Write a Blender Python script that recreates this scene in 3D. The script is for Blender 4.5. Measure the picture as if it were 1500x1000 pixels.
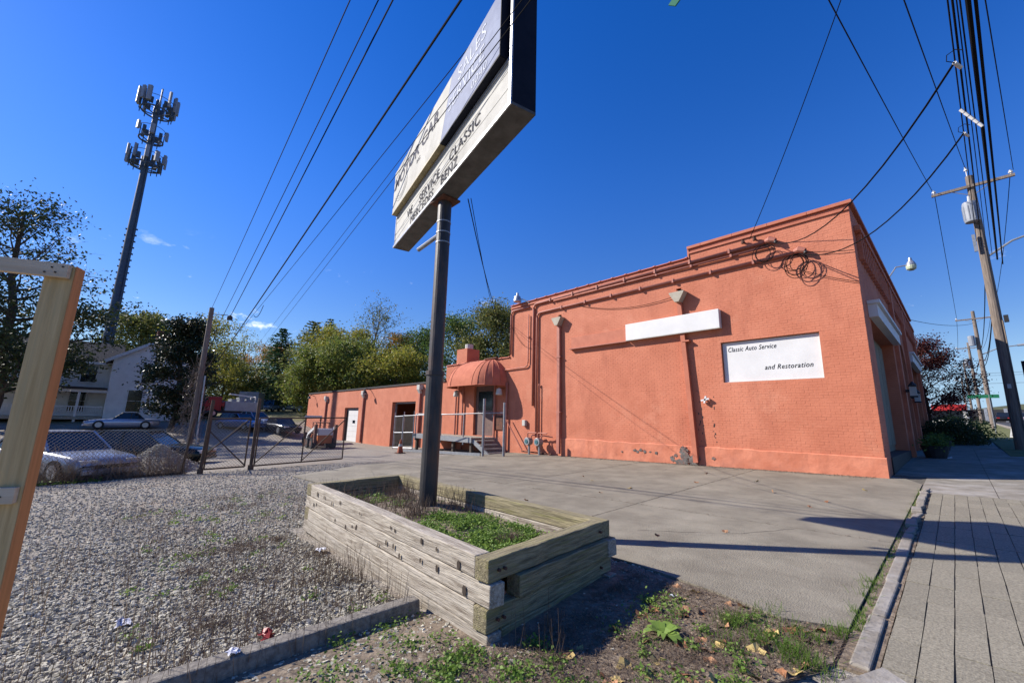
import bpy, math, random
import numpy as np
from mathutils import Vector, Matrix
for o in list(bpy.data.objects): bpy.data.objects.remove(o)
scn = bpy.context.scene
COL = scn.collection
random.seed(7); RNG = np.random.default_rng(7)
PI = math.pi
# ------------------------------------------------------------------ camera
# world axes: +Y runs up the street, -X runs along the long painted wall, Z up; eye 1.55 m above the lot
def unit(v): return v / np.linalg.norm(v)
FPX = 596.0
upc = unit(np.array([70., -3100., FPX])); yc = np.array([653., 129.5, FPX]); yc = unit(yc - upc * yc.dot(upc))
RC = np.stack([np.cross(yc, upc), yc, upc])
EYE = np.array([0., 0., 1.55])
cam_d = bpy.data.cameras.new('camera'); cam = bpy.data.objects.new('camera', cam_d); COL.objects.link(cam)
cam_d.sensor_fit = 'HORIZONTAL'; cam_d.sensor_width = 36; cam_d.lens = FPX / 1500 * 36
cam_d.clip_start = .05; cam_d.clip_end = 6000
M4 = Matrix.Identity(4)
for i in range(3):
    M4[i][0] = RC[i, 0]; M4[i][1] = -RC[i, 1]; M4[i][2] = -RC[i, 2]; M4[i][3] = EYE[i]
cam.matrix_world = M4
scn.camera = cam
# ------------------------------------------------------------------ sky, sun, exposure
SUN_AZ, SUN_EL = math.radians(35), math.radians(34.5)       # the way the light travels in plan, and its height
ldir = Vector((math.cos(SUN_AZ) * math.cos(SUN_EL), math.sin(SUN_AZ) * math.cos(SUN_EL), -math.sin(SUN_EL)))
w = bpy.data.worlds.new('World'); scn.world = w; w.use_nodes = True
nt = w.node_tree; nt.nodes.clear()
sky = nt.nodes.new('ShaderNodeTexSky'); sky.sky_type = 'NISHITA'; sky.sun_disc = False
sky.sun_elevation = SUN_EL
sd = -ldir
sky.sun_rotation = math.atan2(sd.x, sd.y)
sky.altitude = 200; sky.air_density = 1.0; sky.dust_density = .05; sky.ozone_density = 1.6
hs = nt.nodes.new('ShaderNodeHueSaturation'); hs.inputs['Hue'].default_value = .521; hs.inputs['Saturation'].default_value = 1.43;
bg = nt.nodes.new('ShaderNodeBackground'); bg.inputs[1].default_value = .121
wo = nt.nodes.new('ShaderNodeOutputWorld')
# a few small fair-weather clouds low in the sky, all the way round
tc = nt.nodes.new('ShaderNodeTexCoord'); mp = nt.nodes.new('ShaderNodeMapping'); mp.inputs['Scale'].default_value = (5, 5, 11)
nz = nt.nodes.new('ShaderNodeTexNoise'); nz.inputs['Scale'].default_value = 2.2; nz.inputs['Detail'].default_value = 6; nz.inputs['Roughness'].default_value = .62
rp = nt.nodes.new('ShaderNodeValToRGB'); rp.color_ramp.elements[0].position = .635; rp.color_ramp.elements[1].position = .78
sx = nt.nodes.new('ShaderNodeSeparateXYZ'); lo = nt.nodes.new('ShaderNodeMapRange'); lo.inputs[1].default_value = .34; lo.inputs[2].default_value = .2
mu = nt.nodes.new('ShaderNodeMath'); mu.operation = 'MULTIPLY'
mx = nt.nodes.new('ShaderNodeMixRGB'); mx.inputs[2].default_value = (8.2, 8.6, 9.2, 1)
L = nt.links.new
L(tc.outputs['Generated'], mp.inputs[0]); L(mp.outputs[0], nz.inputs[0]); L(nz.outputs[0], rp.inputs[0])
L(tc.outputs['Generated'], sx.inputs[0]); L(sx.outputs[2], lo.inputs[0]); L(rp.outputs[0], mu.inputs[0]); L(lo.outputs[0], mu.inputs[1])
el = nt.nodes.new('ShaderNodeMapRange'); el.interpolation_type = 'SMOOTHSTEP'; el.inputs[1].default_value = -.02; el.inputs[2].default_value = .55; el.inputs[3].default_value = .56; el.inputs[4].default_value = 1.0
L(sx.outputs[2], el.inputs[0]); L(el.outputs[0], hs.inputs['Value'])
hz_ = nt.nodes.new('ShaderNodeMapRange'); hz_.interpolation_type = 'SMOOTHSTEP'; hz_.inputs[1].default_value = .20; hz_.inputs[2].default_value = -.02; hz_.inputs[4].default_value = .9
hm = nt.nodes.new('ShaderNodeMixRGB'); hm.inputs[2].default_value = (1.8, 3.0, 4.9, 1)      # pale blue haze along the horizon, all round
L(sx.outputs[2], hz_.inputs[0]); L(hz_.outputs[0], hm.inputs[0])
L(sky.outputs[0], hs.inputs['Color']); L(hs.outputs[0], hm.inputs[1]); L(hm.outputs[0], mx.inputs[1]); L(mu.outputs[0], mx.inputs[0])
L(mx.outputs[0], bg.inputs[0]); L(bg.outputs[0], wo.inputs[0])
sl = bpy.data.lights.new('sun', 'SUN'); sl.energy = 5.0; sl.angle = math.radians(.53); sl.color = (1, .935, .85)
so = bpy.data.objects.new('sun', sl); COL.objects.link(so); so.rotation_euler = ldir.to_track_quat('-Z', 'Y').to_euler(); so.location = (-20, -14, 20)
scn.view_settings.view_transform = 'Standard'; scn.view_settings.look = 'None'
scn.view_settings.exposure = .70; scn.view_settings.gamma = 1
scn.render.engine = 'CYCLES'

# ------------------------------------------------------------------ geometry helpers
def ray(px, py): return RC @ np.array([px - 750., py - 500., FPX])
def onpl(px, py, n, p0):
    d = ray(px, py); n = np.array(n, float); t = n.dot(np.array(p0) - EYE) / n.dot(d); return EYE + t * d
def atx(px, py, x): return onpl(px, py, (1, 0, 0), (x, 0, 0))
def aty(px, py, y): return onpl(px, py, (0, 1, 0), (0, y, 0))
def atz(px, py, z): return onpl(px, py, (0, 0, 1), (0, 0, z))
def atd(px, py, d):
    r = ray(px, py); return EYE + r * d / math.hypot(r[0], r[1])
SX, SY = .0256, .027
PX = [-3000, -300, -120, -75, -55, -48, -44, -38, -28, -20, 4, 5, 3000]
PZ = [6, 4, 2.2, 1.65, 1.05, .38, -.1, -.86, -.86, -.512, .102, .11, .4]
def G(x, y): return float(np.interp(x, PX, PZ)) + SY * min(max(y, -40), 110)
def GA(x, y): return np.interp(x, PX, PZ) + SY * np.clip(y, -40, 110)

class MB:
    def __init__(s): s.v = []; s.f = []; s.sm = False
    def add(s, vs, fs):
        o = len(s.v); s.v += [tuple(map(float, p)) for p in vs]; s.f += [tuple(i + o for i in f) for f in fs]; return s
    def box(s, x0, y0, z0, x1, y1, z1):
        return s.add([(x0, y0, z0), (x1, y0, z0), (x1, y1, z0), (x0, y1, z0), (x0, y0, z1), (x1, y0, z1), (x1, y1, z1), (x0, y1, z1)],
                     [(0, 3, 2, 1), (4, 5, 6, 7), (0, 1, 5, 4), (1, 2, 6, 5), (2, 3, 7, 6), (3, 0, 4, 7)])
    def bar(s, a, b, w, h=None, up=(0, 0, 1)):
        a = Vector(a); b = Vector(b); h = h or w; d = (b - a).normalized(); u = Vector(up)
        if abs(d.dot(u)) > .98: u = Vector((0, 1, 0))
        r = d.cross(u).normalized(); u = r.cross(d)
        r *= w / 2; u *= h / 2
        vs = [a - r - u, a + r - u, a + r + u, a - r + u, b - r - u, b + r - u, b + r + u, b - r + u]
        return s.add(vs, [(0, 1, 2, 3), (7, 6, 5, 4), (0, 4, 5, 1), (1, 5, 6, 2), (2, 6, 7, 3), (3, 7, 4, 0)])
    def tube(s, pts, r, n=6, cap=True):
        pts = [Vector(p) for p in pts]; m = len(pts); rr = r if hasattr(r, '__len__') else [r] * m
        o = len(s.v); ref = Vector((0.13, 0.21, 1)).normalized(); vs = []; fs = []
        for i, p in enumerate(pts):
            d = (pts[min(i + 1, m - 1)] - pts[max(i - 1, 0)])
            if d.length < 1e-9: d = Vector((0, 0, 1))
            d.normalize(); e = ref if abs(d.dot(ref)) < .95 else Vector((1, 0, 0))
            a = d.cross(e).normalized(); b = d.cross(a)
            for k in range(n):
                t = 2 * PI * k / n; vs.append(p + (a * math.cos(t) + b * math.sin(t)) * rr[i])
        for i in range(m - 1):
            for k in range(n):
                k2 = (k + 1) % n; fs.append((i * n + k, i * n + k2, (i + 1) * n + k2, (i + 1) * n + k))
        if cap: fs.append(tuple(range(n - 1, -1, -1))); fs.append(tuple((m - 1) * n + k for k in range(n)))
        return s.add(vs, fs)
    def lathe(s, c, prof, n=16):
        c = Vector(c); vs = []; fs = []
        for (r, z) in prof:
            for k in range(n): t = 2 * PI * k / n; vs.append(c + Vector((r * math.cos(t), r * math.sin(t), z)))
        for i in range(len(prof) - 1):
            for k in range(n):
                k2 = (k + 1) % n; fs.append((i * n + k, i * n + k2, (i + 1) * n + k2, (i + 1) * n + k))
        return s.add(vs, fs)
    def prism(s, poly, d):          # poly: 3-D points, d: offset vector
        n = len(poly); d = Vector(d); vs = [Vector(p) for p in poly] + [Vector(p) + d for p in poly]
        return s.add(vs, [tuple(range(n - 1, -1, -1)), tuple(range(n, 2 * n))] + [(i, (i + 1) % n, n + (i + 1) % n, n + i) for i in range(n)])
    def xf(s, m):
        s.v = [tuple(m @ Vector(p)) for p in s.v]; return s
def mesh_np(name, V, F):
    m = bpy.data.meshes.new(name); V = np.asarray(V, np.float32); F = np.asarray(F, np.int32); k = F.shape[1]
    m.vertices.add(len(V)); m.vertices.foreach_set('co', V.ravel()); m.loops.add(F.size); m.loops.foreach_set('vertex_index', F.ravel())
    m.polygons.add(len(F)); m.polygons.foreach_set('loop_start', np.arange(0, F.size, k, dtype=np.int32)); m.polygons.foreach_set('loop_total', np.full(len(F), k, np.int32))
    m.update(calc_edges=True); m.shade_flat(); return m
WL = {}
def wloc(o): return WL.get(o.name, Vector((0, 0, 0)))
def link(name, me, mat, parent=None, loc=None, smooth=False, bevel=0):
    o = bpy.data.objects.new(name, me); COL.objects.link(o)
    if mat is not None:
        me.materials.clear(); me.materials.append(mat)
    if parent: o.parent = parent
    if loc is not None: o.location = loc
    if smooth: me.polygons.foreach_set('use_smooth', [True] * len(me.polygons))
    if bevel:
        b = o.modifiers.new('bevel', 'BEVEL'); b.width = bevel; b.segments = 2; b.limit_method = 'ANGLE'
    return o
def part(name, mb, mat, parent=None, label=None, smooth=False, bevel=0, kind=None):
    """mb holds WORLD coordinates for un-rotated things (parent origin is subtracted)"""
    me = bpy.data.meshes.new(name); org = wloc(parent) if parent else Vector((0, 0, 0))
    me.from_pydata([(p[0] - org.x, p[1] - org.y, p[2] - org.z) for p in mb.v], [], mb.f); me.update()
    o = link(name, me, mat, parent, None, smooth or mb.sm, bevel)
    WL[o.name] = org
    if label: o['label'] = label
    if kind: o['kind'] = kind
    return o
def lpart(name, mb, mat, parent, smooth=False, bevel=0):   # local coordinates
    me = bpy.data.meshes.new(name); me.from_pydata(mb.v, [], mb.f); me.update()
    return link(name, me, mat, parent, None, smooth or mb.sm, bevel)
def thing(name, label, cat, loc=(0, 0, 0), rz=0, group=None):
    o = bpy.data.objects.new(name, None); COL.objects.link(o); o.location = loc; o.rotation_euler = (0, 0, rz)
    o.empty_display_size = .2; o['label'] = label; o['category'] = cat
    if group: o['group'] = group
    WL[o.name] = Vector(loc); return o
def tag(o, label, cat, group=None):
    o['label'] = label; o['category'] = cat
    if group: o['group'] = group
    return o
def single(name, mb, mat, label, cat, group=None, **k): return tag(part(name, mb, mat, None, **k), label, cat, group)
def struct(o, kind='structure'): o['kind'] = kind; return o
def copy_tree(o, parent=None):
    c = o.copy(); COL.objects.link(c); c.parent = parent
    for ch in o.children: copy_tree(ch, c)
    return c

# ------------------------------------------------------------------ materials
def mk(name, c1, c2=None, scale=4, rough=.8, bump=0, bscale=None, metal=0, coord='pos', stretch=(1, 1, 1), detail=5, lohi=(.35, .65), spec=.4, c3=None, s3=.5, rnd=0, emit=None):
    m = bpy.data.materials.new(name); m.use_nodes = True; t = m.node_tree; b = t.nodes['Principled BSDF']; K = t.links.new
    b.inputs['Roughness'].default_value = rough; b.inputs['Metallic'].default_value = metal; b.inputs['Specular IOR Level'].default_value = spec
    if coord == 'pos': src = t.nodes.new('ShaderNodeNewGeometry').outputs['Position']
    else: src = t.nodes.new('ShaderNodeTexCoord').outputs['Object']
    mp = t.nodes.new('ShaderNodeMapping'); mp.inputs['Scale'].default_value = stretch; K(src, mp.inputs[0]); src = mp.outputs[0]
    col = None
    if c2:
        n = t.nodes.new('ShaderNodeTexNoise'); n.inputs['Scale'].default_value = scale; n.inputs['Detail'].default_value = detail; n.inputs['Roughness'].default_value = .62; K(src, n.inputs[0])
        mr = t.nodes.new('ShaderNodeMapRange'); mr.inputs[1].default_value = lohi[0]; mr.inputs[2].default_value = lohi[1]; K(n.outputs[0], mr.inputs[0])
        mx = t.nodes.new('ShaderNodeMixRGB'); mx.inputs[1].default_value = (*c1, 1); mx.inputs[2].default_value = (*c2, 1); K(mr.outputs[0], mx.inputs[0]); col = mx.outputs[0]
    if c3:
        n = t.nodes.new('ShaderNodeTexNoise'); n.inputs['Scale'].default_value = s3; n.inputs['Detail'].default_value = 7; n.inputs['Roughness'].default_value = .68; K(src, n.inputs[0])
        mr = t.nodes.new('ShaderNodeMapRange'); mr.inputs[1].default_value = .5; mr.inputs[2].default_value = .72; K(n.outputs[0], mr.inputs[0])
        mx = t.nodes.new('ShaderNodeMixRGB'); mx.inputs[2].default_value = (*c3, 1); K(mr.outputs[0], mx.inputs[0])
        if col: K(col, mx.inputs[1])
        else: mx.inputs[1].default_value = (*c1, 1)
        col = mx.outputs[0]
    if rnd:
        oi = t.nodes.new('ShaderNodeObjectInfo'); mr = t.nodes.new('ShaderNodeMapRange'); mr.inputs[3].default_value = 1 - rnd; mr.inputs[4].default_value = 1 + rnd; K(oi.outputs['Random'], mr.inputs[0])
        mx = t.nodes.new('ShaderNodeVectorMath'); mx.operation = 'SCALE'; K(mr.outputs[0], mx.inputs['Scale'])
        if col: K(col, mx.inputs[0])
        else: mx.inputs[0].default_value = c1
        col = mx.outputs[0]
    if col: K(col, b.inputs['Base Color'])
    else: b.inputs['Base Color'].default_value = (*c1, 1)
    if bump:
        n = t.nodes.new('ShaderNodeTexNoise'); n.inputs['Scale'].default_value = bscale or scale * 4; n.inputs['Detail'].default_value = 6; K(src, n.inputs[0])
        bp = t.nodes.new('ShaderNodeBump'); bp.inputs['Strength'].default_value = 1; bp.inputs['Distance'].default_value = bump; K(n.outputs[0], bp.inputs['Height']); K(bp.outputs[0], b.inputs['Normal'])
    return m
def leafmat(name, cols, trans=.35, rough=.6):
    m = bpy.data.materials.new(name); m.use_nodes = True; t = m.node_tree; t.nodes.clear(); K = t.links.new
    g = t.nodes.new('ShaderNodeNewGeometry'); r = t.nodes.new('ShaderNodeValToRGB'); e = r.color_ramp.elements
    n = len(cols)
    while len(e) < n: e.new(.5)
    for i, c in enumerate(cols): e[i].position = i / max(n - 1, 1); e[i].color = (*c, 1)
    K(g.outputs['Random Per Island'], r.inputs[0])
    d = t.nodes.new('ShaderNodeBsdfPrincipled'); d.inputs['Roughness'].default_value = rough; d.inputs['Specular IOR Level'].default_value = .3
    tr = t.nodes.new('ShaderNodeBsdfTranslucent'); mx = t.nodes.new('ShaderNodeMixShader'); mx.inputs[0].default_value = trans
    o = t.nodes.new('ShaderNodeOutputMaterial')
    K(r.outputs[0], d.inputs['Base Color']); K(r.outputs[0], tr.inputs[0]); K(d.outputs[0], mx.inputs[1]); K(tr.outputs[0], mx.inputs[2]); K(mx.outputs[0], o.inputs[0]); return m
def brickmat(name, c1, c2, c3):
    m = mk(name, c1, c2, 1.6, .82, c3=c3, s3=.55); t = m.node_tree; K = t.links.new; b = t.nodes['Principled BSDF']
    g = t.nodes.new('ShaderNodeNewGeometry'); sp = t.nodes.new('ShaderNodeSeparateXYZ'); cb = t.nodes.new('ShaderNodeCombineXYZ'); ad = t.nodes.new('ShaderNodeMath'); ad.operation = 'ADD'
    K(g.outputs['Position'], sp.inputs[0]); K(sp.outputs[0], ad.inputs[0]); K(sp.outputs[1], ad.inputs[1]); K(ad.outputs[0], cb.inputs[0]); K(sp.outputs[2], cb.inputs[1])
    br = t.nodes.new('ShaderNodeTexBrick'); br.inputs['Scale'].default_value = 1; br.inputs['Brick Width'].default_value = .2125; br.inputs['Row Height'].default_value = .0733; br.inputs['Mortar Size'].default_value = .007
    br.inputs['Color1'].default_value = br.inputs['Color2'].default_value = (1, 1, 1, 1); br.inputs['Mortar'].default_value = (0, 0, 0, 1); K(cb.outputs[0], br.inputs[0])
    n = t.nodes.new('ShaderNodeTexNoise'); n.inputs['Scale'].default_value = 30; ad2 = t.nodes.new('ShaderNodeMath'); ad2.operation = 'MULTIPLY_ADD'; ad2.inputs[1].default_value = .35
    K(g.outputs['Position'], n.inputs[0]); K(n.outputs[0], ad2.inputs[0]); K(br.outputs[0], ad2.inputs[2])
    bp = t.nodes.new('ShaderNodeBump'); bp.inputs['Distance'].default_value = .006; K(ad2.outputs[0], bp.inputs['Height']); K(bp.outputs[0], b.inputs['Normal']); return m
MT = {}
SAL = (.53, .180, .100); SAL2 = (.455, .145, .078); SAL3 = (.575, .21, .122)
MT['wall'] = mk('painted brick', SAL, SAL2, 1.1, .8, .005, 16, c3=SAL3, s3=.4)
def streaks(m, c, sc, lo, hi, amt):
    t = m.node_tree; K = t.links.new; b = t.nodes['Principled BSDF']; g = t.nodes.new('ShaderNodeNewGeometry'); mp = t.nodes.new('ShaderNodeMapping'); mp.inputs['Scale'].default_value = sc
    n = t.nodes.new('ShaderNodeTexNoise'); n.inputs['Scale'].default_value = 1; n.inputs['Detail'].default_value = 8; n.inputs['Roughness'].default_value = .7; mr = t.nodes.new('ShaderNodeMapRange')
    mr.inputs[1].default_value = lo; mr.inputs[2].default_value = hi; mr.inputs[4].default_value = amt; mx = t.nodes.new('ShaderNodeMixRGB'); mx.inputs[2].default_value = (*c, 1)
    K(g.outputs['Position'], mp.inputs[0]); K(mp.outputs[0], n.inputs[0]); K(n.outputs[0], mr.inputs[0]); K(mr.outputs[0], mx.inputs[0]); K(b.inputs['Base Color'].links[0].from_socket, mx.inputs[1]); K(mx.outputs[0], b.inputs['Base Color']); return m
streaks(MT['wall'], (.34, .10, .055), (1.6, 1, .35), .52, .76, .7); streaks(MT['wall'], (.60, .265, .165), (.9, 1, .9), .55, .75, .6); streaks(MT['wall'], (.26, .085, .055), (7, 7, 13), .65, .71, .6)
MT['wallb'] = brickmat('painted brick coursed', SAL, SAL2, SAL3); streaks(MT['wallb'], (.36, .105, .06), (1.2, 1, .4), .56, .78, .5)
MT['render'] = mk('painted render plinth', SAL3, SAL2, 2.2, .85, .018, 5, c3=(.44, .16, .10), s3=1.7); streaks(MT['render'], (.24, .10, .075), (2.2, 2, 3), .60, .74, .55)
MT['trim'] = mk('salmon trim', (.48, .155, .086), (.40, .12, .065), 3, .7, .002, 20)
MT['pipe'] = mk('painted conduit', (.33, .115, .08), (.42, .16, .11), 4, .6)
MT['awn'] = mk('awning canvas', (.49, .16, .09), (.40, .12, .067), 3, .9, .003, 12)
MT['rust'] = mk('rusty paint', (.16, .06, .035), (.07, .04, .03), 9, .9, .003, 30)
MT['white'] = mk('white panel', (.66, .655, .64), (.60, .595, .58), 2, .55)
MT['offwhite'] = mk('weathered white panel', (.54, .53, .485), (.46, .45, .41), 3, .85, c3=(.40, .39, .35), s3=2, spec=.08)
MT['cream'] = mk('cream door', (.25, .215, .145), (.20, .17, .115), 3, .8)
MT['headc'] = mk('cream sheet metal', (.40, .36, .28), (.33, .29, .22), 5, .7)
MT['black'] = mk('black', (.018, .018, .02), (.03, .03, .032), 6, .6)
MT['ink'] = mk('lettering', (.045, .045, .055), (.10, .10, .11), 9, rough=.9, spec=.05)
MT['inkblack'] = mk('black lettering', (.012, .012, .014), None, rough=.9, spec=.05)
MT['inkgrey'] = mk('grey lettering', (.07, .07, .09), (.13, .13, .15), 14, .8, spec=.05)
MT['inkwhite'] = mk('white lettering', (.62, .64, .68), (.45, .48, .55), 20, .9, spec=.05)
MT['navy'] = mk('navy enamel', (.006, .008, .016), (.011, .013, .022), 5, .7, spec=.15)
MT['blue'] = mk('blue sign face', (.075, .105, .21), (.105, .14, .25), 5, .6, c3=(.16, .20, .32), s3=3, spec=.12)
MT['alu'] = mk('aluminium', (.42, .43, .45), (.30, .31, .33), 6, .4, metal=.6)
MT['galv'] = mk('galvanised steel', (.33, .34, .35), (.24, .25, .26), 9, .5, metal=.5)
MT['signbot'] = mk('sign underside', (.10, .10, .098), (.06, .06, .058), 5, .7, c3=(.045, .044, .042), s3=2)
MT['polepaint'] = mk('black pole paint', (.02, .02, .022), (.05, .045, .042), 7, .5, .002, 30, c3=(.10, .05, .03), s3=4, stretch=(1, 1, .35))
MT['woodgrey'] = mk('weathered timber', (.46, .41, .33), (.17, .135, .10), 4.5, .9, .010, 11, coord='obj', stretch=(.7, 11, 11), c3=(.55, .50, .42), s3=2.2, rnd=.12, detail=9, lohi=(.38, .62))
MT['woodgreen'] = mk('mossy timber', (.33, .28, .165), (.12, .10, .06), 4.5, .92, .010, 11, coord='obj', stretch=(.7, 11, 11), detail=9, c3=(.22, .205, .075), s3=2.5, rnd=.1)
MT['knot'] = mk('timber knot', (.05, .035, .025), None, rough=.9)
MT['lumber'] = mk('treated lumber', (.58, .42, .20), (.40, .27, .11), 3, .75, .003, 10, coord='obj', stretch=(14, 14, .5), c3=(.50, .42, .23), s3=1.5)
MT['lumberx'] = mk('pale lumber rail', (.55, .46, .33), (.46, .36, .24), 3, .75, .002, 10, coord='obj', stretch=(.45, 9, 9))
MT['lumberside'] = mk('orange lumber side', (.56, .24, .085), (.42, .18, .06), 3, .7, coord='obj', stretch=(9, 9, .45))
MT['conc'] = mk('driveway concrete', (.242, .217, .164), (.162, .143, .107), 1.6, .92, .010, 70, c3=(.26, .234, .18), s3=.35, rnd=.06)
streaks(MT['conc'], (.125, .11, .083), (.5, 1.1, 1), .52, .74, .6); streaks(MT['conc'], (.09, .08, .06), (30, 30, 30), .56, .70, .55); streaks(MT['conc'], (.33, .30, .24), (2.2, 2.2, 1), .58, .75, .4)
MT['concs'] = mk('sidewalk concrete', (.245, .218, .175), (.165, .147, .118), 3, .92, .004, 120, c3=(.37, .35, .32), s3=.8, rnd=.05)
MT['agg'] = mk('exposed aggregate paver', (.275, .248, .185), (.155, .138, .102), 60, .92, .005, 90, detail=4, rnd=.09)
MT['joint'] = mk('sandy joint fill', (.13, .115, .09), (.08, .07, .055), 20, .98, .006, 60)
MT['crack'] = mk('crack shadow line', (.07, .058, .045), (.11, .095, .075), 15, .98)
streaks(MT['agg'], (.17, .15, .11), (1.3, .5, 1), .52, .72, .5)
MT['kerb'] = mk('kerb stone', (.27, .24, .20), (.18, .16, .13), 6, .9, .008, 30, c3=(.36, .34, .31), s3=2)
MT['block'] = mk('old concrete block', (.25, .225, .19), (.12, .105, .09), 26, .95, .008, 50, c3=(.16, .14, .12), s3=3)
MT['asph'] = mk('asphalt', (.06, .06, .062), (.045, .045, .047), 12, .92, .004, 80)
MT['soil'] = mk('dry soil', (.22, .17, .12), (.10, .075, .052), 7, .98, .02, 22, c3=(.28, .23, .17), s3=16)
MT['grass'] = mk('short grass', (.10, .12, .03), (.17, .15, .06), 3, .95, .03, 14, c3=(.06, .09, .02), s3=1)
MT['bark'] = mk('bark', (.10, .08, .062), (.05, .04, .032), 8, .95, .01, 18)
MT['upole'] = mk('utility pole wood', (.23, .185, .15), (.13, .105, .085), 6, .95, .008, 12, stretch=(4, 4, .3))
MT['cable'] = mk('cable', (.008, .008, .009), None, rough=.9, spec=.1)
MT['chain'] = mk('chain link wire', (.26, .24, .21), (.16, .14, .12), 6, .6, metal=.2)
MT['gatefr'] = mk('rusty gate frame', (.11, .075, .05), (.06, .042, .03), 8, .85, .002, 30)
MT['siding'] = mk('white clapboard', (.76, .76, .74), (.66, .66, .64), 1.5, .8)
MT['roof'] = mk('dark shingles', (.035, .034, .036), (.06, .055, .055), 10, .95, .01, 20)
MT['glass'] = mk('dark window glass', (.012, .015, .02), None, rough=.08, spec=.6)
MT['brickred'] = mk('chimney brick', (.22, .075, .05), (.15, .05, .035), 8, .9, .006, 18)
MT['tower'] = mk('tower steel', (.055, .085, .125), (.04, .06, .09), 2, .6)
MT['panel'] = mk('antenna panel', (.26, .28, .31), (.19, .21, .24), 3, .5)
MT['tyre'] = mk('tyre', (.02, .02, .02), None, rough=.85)
MT['rim'] = mk('wheel rim', (.36, .37, .39), None, rough=.35, metal=.7)
MT['ceram'] = mk('porcelain insulator', (.55, .54, .52), None, rough=.3)
MT['lampglass'] = mk('lamp refractor', (.45, .50, .33), (.38, .42, .30), 8, .25)
MT['green'] = mk('green sign', (.01, .13, .06), None, rough=.5)
MT['red'] = mk('red paint', (.40, .02, .018), (.30, .015, .015), 4, .45)
MT['orange'] = mk('orange paint', (.48, .14, .03), (.36, .10, .025), 4, .6)
MT['rockpale'] = mk('pale stone', (.40, .38, .35), (.27, .255, .235), 30, .95)
MT['paper'] = mk('white litter', (.70, .70, .74), (.5, .5, .56), 20, .7)
MT['dirtstain'] = mk('bare grey patch', (.17, .16, .145), (.085, .08, .072), 9, .95, .01, 25, c3=(.32, .14, .10), s3=7)
# gravel : ground colour by what the ground really is (stone lot, then grass beyond the lot)
def gravelmat():
    m = mk('gravel lot', (.34, .305, .255), (.15, .128, .10), 26, .95, .03, 34, detail=4, c3=(.22, .17, .125), s3=.55); t = m.node_tree; K = t.links.new; b = t.nodes['Principled BSDF']
    g = t.nodes.new('ShaderNodeNewGeometry'); sp = t.nodes.new('ShaderNodeSeparateXYZ'); K(g.outputs['Position'], sp.inputs[0])
    n = t.nodes.new('ShaderNodeTexNoise'); n.inputs['Scale'].default_value = .35; n.inputs['Detail'].default_value = 5; K(g.outputs['Position'], n.inputs[0])
    a = t.nodes.new('ShaderNodeMath'); a.operation = 'MULTIPLY_ADD'; a.inputs[1].default_value = 7; K(n.outputs[0], a.inputs[0]); K(sp.outputs[0], a.inputs[2])
    mr = t.nodes.new('ShaderNodeMapRange'); mr.inputs[1].default_value = -47.5; mr.inputs[2].default_value = -45; mr.inputs[3].default_value = 1; mr.inputs[4].default_value = 0; K(a.outputs[0], mr.inputs[0])
    n2 = t.nodes.new('ShaderNodeTexNoise'); n2.inputs['Scale'].default_value = 1.2; n2.inputs['Detail'].default_value = 8; K(g.outputs['Position'], n2.inputs[0])
    gr = t.nodes.new('ShaderNodeMixRGB'); gr.inputs[1].default_value = (.09, .11, .03, 1); gr.inputs[2].default_value = (.22, .18, .09, 1); K(n2.outputs[0], gr.inputs[0])
    mx = t.nodes.new('ShaderNodeMixRGB'); K(mr.outputs[0], mx.inputs[0]); old = b.inputs['Base Color'].links[0].from_socket
    K(old, mx.inputs[1]); K(gr.outputs[0], mx.inputs[2]); K(mx.outputs[0], b.inputs['Base Color']); return m
MT['gravel'] = gravelmat()
MT['stone'] = leafmat('gravel stones', [(.22, .20, .152), (.345, .318, .25), (.47, .435, .345), (.385, .355, .28), (.59, .55, .44), (.30, .265, .20)], 0, .9)

# ================================================================== THE SETTING
def axis(segs):
    out = []
    for a, b, n in segs: out += list(np.linspace(a, b, n, endpoint=False))
    return np.array(out + [segs[-1][1]])
gx = axis([(-3000, -300, 6), (-300, -80, 12), (-80, -20, 45), (-20, 6, 90), (6, 60, 10), (60, 3000, 6)])
gy = axis([(-3000, -100, 6), (-100, -12, 16), (-12, 16, 90), (16, 110, 24), (110, 3000, 8)])
XX, YY = np.meshgrid(gx, gy, indexing='ij'); ZZ = GA(XX, YY)
near = (XX > -20) & (XX < -1) & (YY > -8) & (YY < 8)
ZZ = ZZ + np.where(near, RNG.normal(0, .004, ZZ.shape), 0) - .010
ny = len(gy); I = np.arange(len(gx) * ny).reshape(len(gx), ny)
F = np.stack([I[:-1, :-1].ravel(), I[1:, :-1].ravel(), I[1:, 1:].ravel(), I[:-1, 1:].ravel()], 1)
gnd = struct(link('ground', mesh_np('ground', np.stack([XX.ravel(), YY.ravel(), ZZ.ravel()], 1), F), MT['gravel'], smooth=True))

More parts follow.
